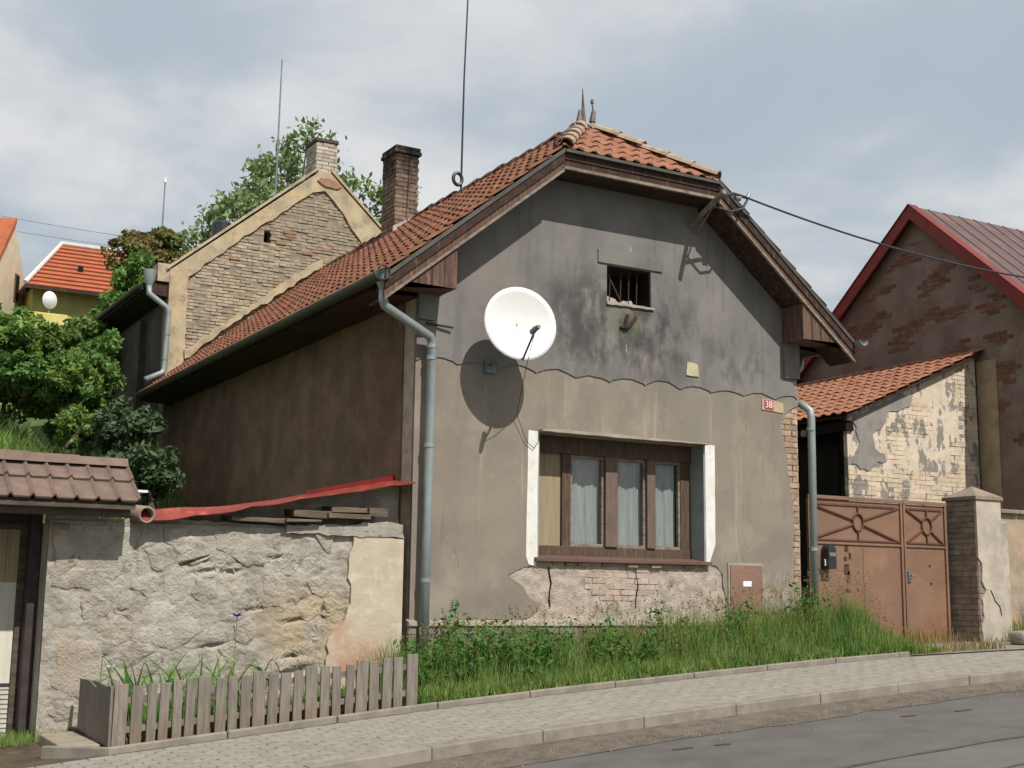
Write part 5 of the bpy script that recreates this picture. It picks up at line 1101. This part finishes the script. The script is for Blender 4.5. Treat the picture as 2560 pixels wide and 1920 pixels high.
for nm, l, c, r, n, s, m in (
    ('bush', 'round green bush at the left edge below the pale house', (-2.85, 9.5, 4.35), (.62, .7, .55), 4600, .06, 'leaf'),
    ('bush', 'bright green bush right of the left edge, below the small dish', (-2.1, 9.6, 4.2), (.5, .6, .42), 4000, .06, 'leaf'),
    ('bush', 'dense bush in the middle of the slope above the meadow', (-2.0, 9.4, 3.72), (.55, .6, .42), 4000, .06, 'leaf'),
    ('bush', 'left bush overhanging the top of the meadow', (-2.75, 9.2, 3.72), (.6, .6, .35), 4000, .06, 'leaf'),
    ('bush', 'shaded bush close to the dark side wall of the rear house', (-1.25, 10.4, 4.05), (.55, .8, .6), 4400, .065, 'leaf'),
    ('bush', 'small leafy bush at the right edge of the meadow', (-1.6, 9.2, 3.25), (.38, .5, .45), 3000, .055, 'leaf'),
    ('bush', 'reddish green shrub in front of the orange roof', (1.55, 19.0, 8.45), (.95, .8, .55), 2300, .085, 'leafb'),
    ('bush', 'tall green shrub climbing toward the rear house eave', (.85, 17.0, 7.1), (.65, .9, .85), 5000, .085, 'leaf'),
    ('bush', 'long hedge-like shrub right of the small dish', (.1, 14.8, 5.75), (.85, 1.1, .75), 5200, .08, 'leaf'),
    ('bush', 'leafy bush below the yellow box', (-1.0, 13.5, 4.95), (.9, .9, .55), 4800, .075, 'leaf'),
    ('bush', 'dark shrub in the shade at the foot of the cottage side wall', (-1.35, 7.2, 2.65), (.5, .6, .5), 3600, .055, 'leafd'),
    ('bush', 'lowest dark shrub just behind the tiled canopy ridge', (-1.5, 5.5, 1.9), (.55, .6, .5), 3600, .055, 'leafd'),
    ('bush', 'wide pale green bush on the bank between the meadow and the yellow box', (-1.9, 11.5, 4.2), (1.1, .7, .7), 6500, .065, 'leaf'),
    ('bush', 'large bush at the left edge behind the round one', (-2.9, 11.5, 4.6), (.8, .7, .8), 5200, .065, 'leaf'),
    ('bush', 'bush on the far left slope above the meadow top', (-2.9, 10.2, 3.6), (.8, .6, .5), 4800, .06, 'leaf'),
    ('bush', 'bush in the middle of the bank touching the meadow', (-1.5, 10.6, 3.3), (.7, .6, .55), 4800, .06, 'leaf'),
    ('bush', 'yellowish weed thicket beside the meadow', (-1.95, 8.0, 2.75), (.36, .4, .3), 1800, .05, 'leaf'),
    ('bush', 'brownish shrub peeping over the rear house roof end', (2.3, 21, 9.35), (1.2, .8, .35), 1900, .085, 'leafb')):
    bush(nm, l, c, r, n, s, m, group=BG)
# tree behind the rear house
def envz(x): return float(np.interp(x, [2.6, 3.4, 4.3, 4.9, 5.6, 6.3, 7.5], [9.3, 10.1, 11.3, 12.3, 11.8, 11.1, 10.6]))
tr_ = thing('tree', 'loose-crowned light green tree standing behind the rear house', 'tree', (5., 18, 5.5))
mb = MB(); mb.tube([(5., 18, 5.3), (5.05, 18, 7), (4.95, 18, 8.4)], [.22, .18, .13], 8); ends = []
rt = random.Random(8)
for i in range(40):
    x = 2.6+4.9*(i+rt.random())/40; top = envz(x); z = top-abs(rt.gauss(0, .55))-.08
    e = Vector((x, 18+rt.uniform(-1.2, 1.2), max(z, 8.4))); ends.append(e)
    m_ = Vector((4.95+(x-4.95)*.45, 18+(e.y-18)*.5, 8.2+(e.z-8.2)*.4)); mb.tube([(4.95, 18, 8.0), m_, e], [.06, .035, .01], 5)
obj('trunk', mb, 'bark', tr_)
cent = []
for e in ends:
    k_ = rt.randint(45, 85); q = rng.normal(size=(k_, 3))*[.19, .25, .15]; cent.append(np.array(e)+q)
for i in range(16):
    x = rt.uniform(2.7, 7.4); zt = envz(x); q = rng.normal(size=(60, 3))*[.17, .25, .14]; cent.append(np.array((x, 18+rt.uniform(-1, 1), zt-rt.uniform(.2, 1.9)))+q)
cent = np.concatenate(cent); obj('crown', arr_mesh('crown', leaves(cent, .10, .2), 4, LF, 'treeleaf'), 'treeleaf', tr_)

def blades(n, xy, h, w, lean, zf):
    p = np.array([(x, y, zf(x, y)) for x, y in xy]); a = rng.uniform(0, 2*math.pi, n); wv = np.stack([np.cos(a), np.sin(a), 0*a], 1)*w[:, None]
    b = rng.uniform(0, 2*math.pi, n); lv = np.stack([np.cos(b), np.sin(b), 0*b], 1)*(lean*h)[:, None]; up = np.stack([0*a, 0*a, h], 1)
    v = np.empty((n, 5, 3)); v[:, 0] = p-wv; v[:, 1] = p+wv; v[:, 2] = p+up*.55+lv*.3+wv*.7; v[:, 3] = p+up*.55+lv*.3-wv*.7; v[:, 4] = p+up*.97+lv
    return v.reshape(-1, 3)
BF = [(0, 1, 2, 3), (3, 2, 4)]
HX_ = [-.6, -.1, .3, 1.0, 2.2, 3.5, 4.5, 5.2, 5.7, 6.1, 6.5]; HZ_ = [.5, .72, .74, .66, .62, .70, .80, .92, .80, .48, .08]
def patch(n, x0, x1, y0, y1, hs, wid, lean, m, name, zoff=0, parent=None, hf=None, rev=False):
    xy = []; h = []
    while len(xy) < n:
        x = rng.uniform(x0, x1); y = rng.uniform(y0, y1); H = hf(x, y) if hf else hs
        if H < .04: continue
        xy.append((x, y)); h.append(H*rng.uniform(.45, 1.08))
    h = np.array(h); w = rng.uniform(.6, 1.3, n)*wid
    me = arr_mesh(name, blades(n, xy, h, w, rng.uniform(.05, lean, n), lambda x, y: G(x)+.01+zoff), 5, BF, m); o = obj(name, me, m, parent, kind='stuff'); return o
def vh(x, y):
    if x > 5.55 and y > -.25: return 0
    e = np.interp(x, HX_, HZ_); t_ = sst(-1.5, -.75, y); n_ = .78+.5*noise.noise(Vector((x*2.1, y*2.1, 1)))
    return float(e*(.30+.70*t_)*n_)
patch(23000, -.56, 6.5, -1.46, -.1, 0, .0055, .35, 'grass', 'tall_grass', hf=vh)
patch(6000, -.56, 6.4, -1.47, -.9, 0, .006, .6, 'grass', 'short_grass', hf=lambda x, y: .2*(1 if x < 6 else .5))
patch(1500, -.5, 7.6, -1.48, -1.2, 0, .005, .7, 'straw', 'dry_grass', hf=lambda x, y: .15 if x < 5.8 else (.3 if y < -1.2 else 0)*(.6+.4*noise.noise(Vector((x*3, 0, 0)))))
patch(420, 6.3, 8.2, -.25, .02, 0, .005, .5, 'straw', 'dry_grass', hf=lambda x, y: .32-.1*abs(x-7.2))
patch(4200, 8.7, 14, -1.1, -.2, 0, .006, .45, 'grass', 'tall_grass', hf=lambda x, y: .55*sst(8.6, 9.6, x)+.06)
patch(900, -4.2, -3.4, -.2, .5, .10, .005, .5, 'grass', 'short_grass', zoff=-.03)
patch(1300, -.55, 5.7, -1.50, -1.44, 0, .005, 1.1, 'grass', 'edge_grass', hf=lambda x, y: .11*(.5+1.1*max(0, noise.noise(Vector((x*2.3, 5, 0)))+.3)), zoff=.03)
# seed heads standing out of the tall grass
n = 900; xx = rng.uniform(-.4, 6.2, n); yy = rng.uniform(-1.2, -.15, n); hh = np.array([vh(a, b) for a, b in zip(xx, yy)]); k_ = hh > .15; xx, yy, hh = xx[k_], yy[k_], hh[k_]*1.12+.06; n = len(xx)
st = blades(n, np.stack([xx, yy], 1), hh, np.full(n, .0016), rng.uniform(.05, .3, n), lambda x, y: G(x)+.01); tips = st.reshape(-1, 5, 3)[:, 4]
cen = np.repeat(tips, 7, 0)+rng.normal(size=(7*n, 3))*[.006, .006, .028]
o = obj('grass_stalks', arr_mesh('grass_stalks', st, 5, BF, 'straw'), 'straw', kind='stuff'); obj('seed_heads', arr_mesh('seed_heads', leaves(cen, .013, 1.5), 4, LF, 'straw'), 'straw', kind='stuff')
# leafy weeds
WG = 'leafy weeds along the cottage plinth'
def weed_plant(name, label, x, y, h, nl, ls, m, group, spread=.16, stems=5):
    t_ = thing(name, label, 'weed', (x, y, G(x)), group); mb = MB(); C_ = []
    for s_ in range(stems):
        a = rng.uniform(0, 6.28); e = np.array([x+math.cos(a)*spread, y+math.sin(a)*spread*.7, G(x)+h*rng.uniform(.7, 1.05)]); b0 = np.array([x+math.cos(a)*.03, y, G(x)]); md = b0*.5+e*.5+[0, 0, .03]
        mb.tube([b0, md, e], [.006, .005, .003], 5)
        for q in range(nl//stems): f = rng.uniform(.2, 1.02); C_.append((b0+(e-b0)*f)+rng.normal(size=3)*[.06, .05, .03])
    obj('stem', mb, 'grass', t_); obj('leaves', arr_mesh('leaves', leaves(np.array(C_), ls, .9), 4, LF, m), m, t_, kind='stuff')
for i in range(15):
    x = [-.3, -.1, .1, .3, .5, .7, .9, 1.1, 1.3, 1.55, 1.8, 2.2, 3.0, 4.0, 4.9][i]; y = rng.uniform(-1.25, -.35)
    weed_plant('weed_plant', 'leafy green nettle-like weed growing in the grass under the cottage wall', x, y, float(np.interp(x, HX_, HZ_))*rng.uniform(.75, 1.02), 230, .034, 'weed', WG, .2, 6)
weed_plant('weed_plant', 'tall leafy weed reaching above the plinth beside the left downpipe', .32, -.25, .98, 130, .035, 'weed', None, .13, 4)
# burdock by the gate
bd = thing('burdock_plant', 'broad-leaved blue-green plant at the right end of the grass strip', 'plant', (6.05, -1.0, -.34))
for i in range(11):
    a = rng.uniform(0, 6.28); L = rng.uniform(.16, .28); b0 = Vector((6.05+rng.uniform(-.18, .2), -1.05+rng.uniform(-.15, .15), G(6.05)+.02)); d = Vector((math.cos(a), math.sin(a), .9)).normalized()
    sx = d.cross(Vector((0, 0, 1))).normalized(); mb = MB()
    def lf_(u, v, b0=b0, d=d, sx=sx, L=L): w_ = .085*math.sin(math.pi*min(.08+v*.92, 1))**.7*(L/.22); return tuple(b0+d*(L*v)+sx*((u-.5)*2*w_)+Vector((0, 0, -.14*v*v+.02*abs(u-.5))))
    mb.grid(lf_, 4, 6); obj('leaf', mb, 'burdock', bd, smooth=True, fix=False)
# flower bed
def iris(x, y, n, h, label):
    t_ = thing('iris_clump', label, 'plant', (x, y, G(x)), 'sword-leaved clumps behind the picket fence')
    for i in range(n):
        a = rng.uniform(0, 6.28); e = rng.uniform(.15, .5); b0 = Vector((x+rng.uniform(-.16, .16), y+rng.uniform(-.08, .08), G(x)+.02)); hh = h*rng.uniform(.7, 1.1); d = Vector((math.cos(a)*e, math.sin(a)*e*.6, 1)); s_ = Vector((math.sin(a*1.7), math.cos(a*1.7)*.3, 0)).normalized(); mb = MB()
        def lf_(u, v, b0=b0, d=d, s_=s_, hh=hh): return tuple(b0+d*(hh*v)+Vector((d.x, d.y, -.25))*(v**3*hh*.5)+s_*((u-.5)*.034*(1-v**2.2)))
        mb.grid(lf_, 2, 6); obj('leaf', mb, 'iris', t_, smooth=True, fix=False)
iris(-3.02, -.9, 17, .80, 'sword-leaved clump in the left corner of the flower bed, next to the white flower'); iris(-2.78, -.9, 16, .80, 'sword-leaved clump second from the left in the flower bed'); iris(-2.45, -.95, 16, .76, 'bluish sword-leaved clump in the middle of the flower bed'); iris(-2.12, -.85, 8, .70, 'sparse sword-leaved clump right of the middle of the flower bed')
patch(3600, -3.3, -.62, -1.33, -.1, 0, .0045, .5, 'grass', 'bed_grass', hf=lambda x, y: .42*(.6+.8*noise.noise(Vector((x*2.5, y*2, 4))))*(1.25 if x < -2.3 else .75))
patch(900, -3.3, -.62, -1.37, -1.1, 0, .006, .7, 'straw', 'bed_litter', hf=lambda x, y: .16)
patch(120, -3.2, -1.2, -.6, -.1, 0, .003, .25, 'straw', 'dry_stalks', hf=lambda x, y: .75)
def flower(x, y, h, label, m, r, pet):
    t_ = thing('flower', label, 'flower', (x, y, G(x))); top = Vector((x, y, G(x)+h)); obj('stem', MB().tube([(x+.02, y, G(x)), (x-.01, y, G(x)+h*.5), top], .004, 5), 'iris', t_); mb = MB()
    for i in range(pet):
        a = 6.283*i/pet; d = Vector((math.cos(a), math.sin(a), .35+.3*(i % 2))).normalized(); s_ = d.cross(Vector((0, 0, 1))).normalized()*r*.42; mb.add([top, top+d*r*.6-s_, top+d*r*1.1, top+d*r*.6+s_], [(0, 1, 2, 3)])
    obj('bloom', mb, m, t_)
flower(-2.175, -.9, .97, 'single blue flower on a tall stem in front of the rubble wall', 'petalb', .06, 9); flower(-3.3, -.95, .63, 'single white flower at the left end of the flower bed', 'petalw', .045, 9)
flower(-3.36, -.9, .74, 'tiny white bud above the white flower', 'petalw', .014, 5)
for i, x in enumerate((-1.85, -1.6, -1.2, -.95)): 
    weed_plant('marigold_plant', ('leftmost low plant with small orange flowers behind the pickets', 'low brownish-leaved plant behind the pickets, second from the left', 'low orange-flowered plant behind the pickets, third from the left', 'rightmost low brownish plant behind the pickets, near the downpipe')[i], x, -1.2, .22, 40, .022, 'petalo' if i % 2 == 0 else 'leafb', 'orange plants between the pickets', .1, 3)
weed_plant('rhubarb_plant', 'small leafy plant drooping over the pickets in the bed middle', -1.95, -1.2, .55, 40, .055, 'iris', None, .12, 3)
# meadow on the slope
def mz(x, y): return T(x, y)
n = 26000; xy = np.stack([rng.uniform(-4.4, -.6, n), rng.uniform(4.5, 13.5, n)], 1); h = rng.uniform(.15, .5, n)*(1+.5*np.sin(xy[:, 0]*3+xy[:, 1]*2.2))
obj('meadow_grass', arr_mesh('meadow_grass', blades(n, xy, h, rng.uniform(.010, .02, n), rng.uniform(.1, .6, n), mz), 5, BF, 'grass'), 'grass', kind='stuff')
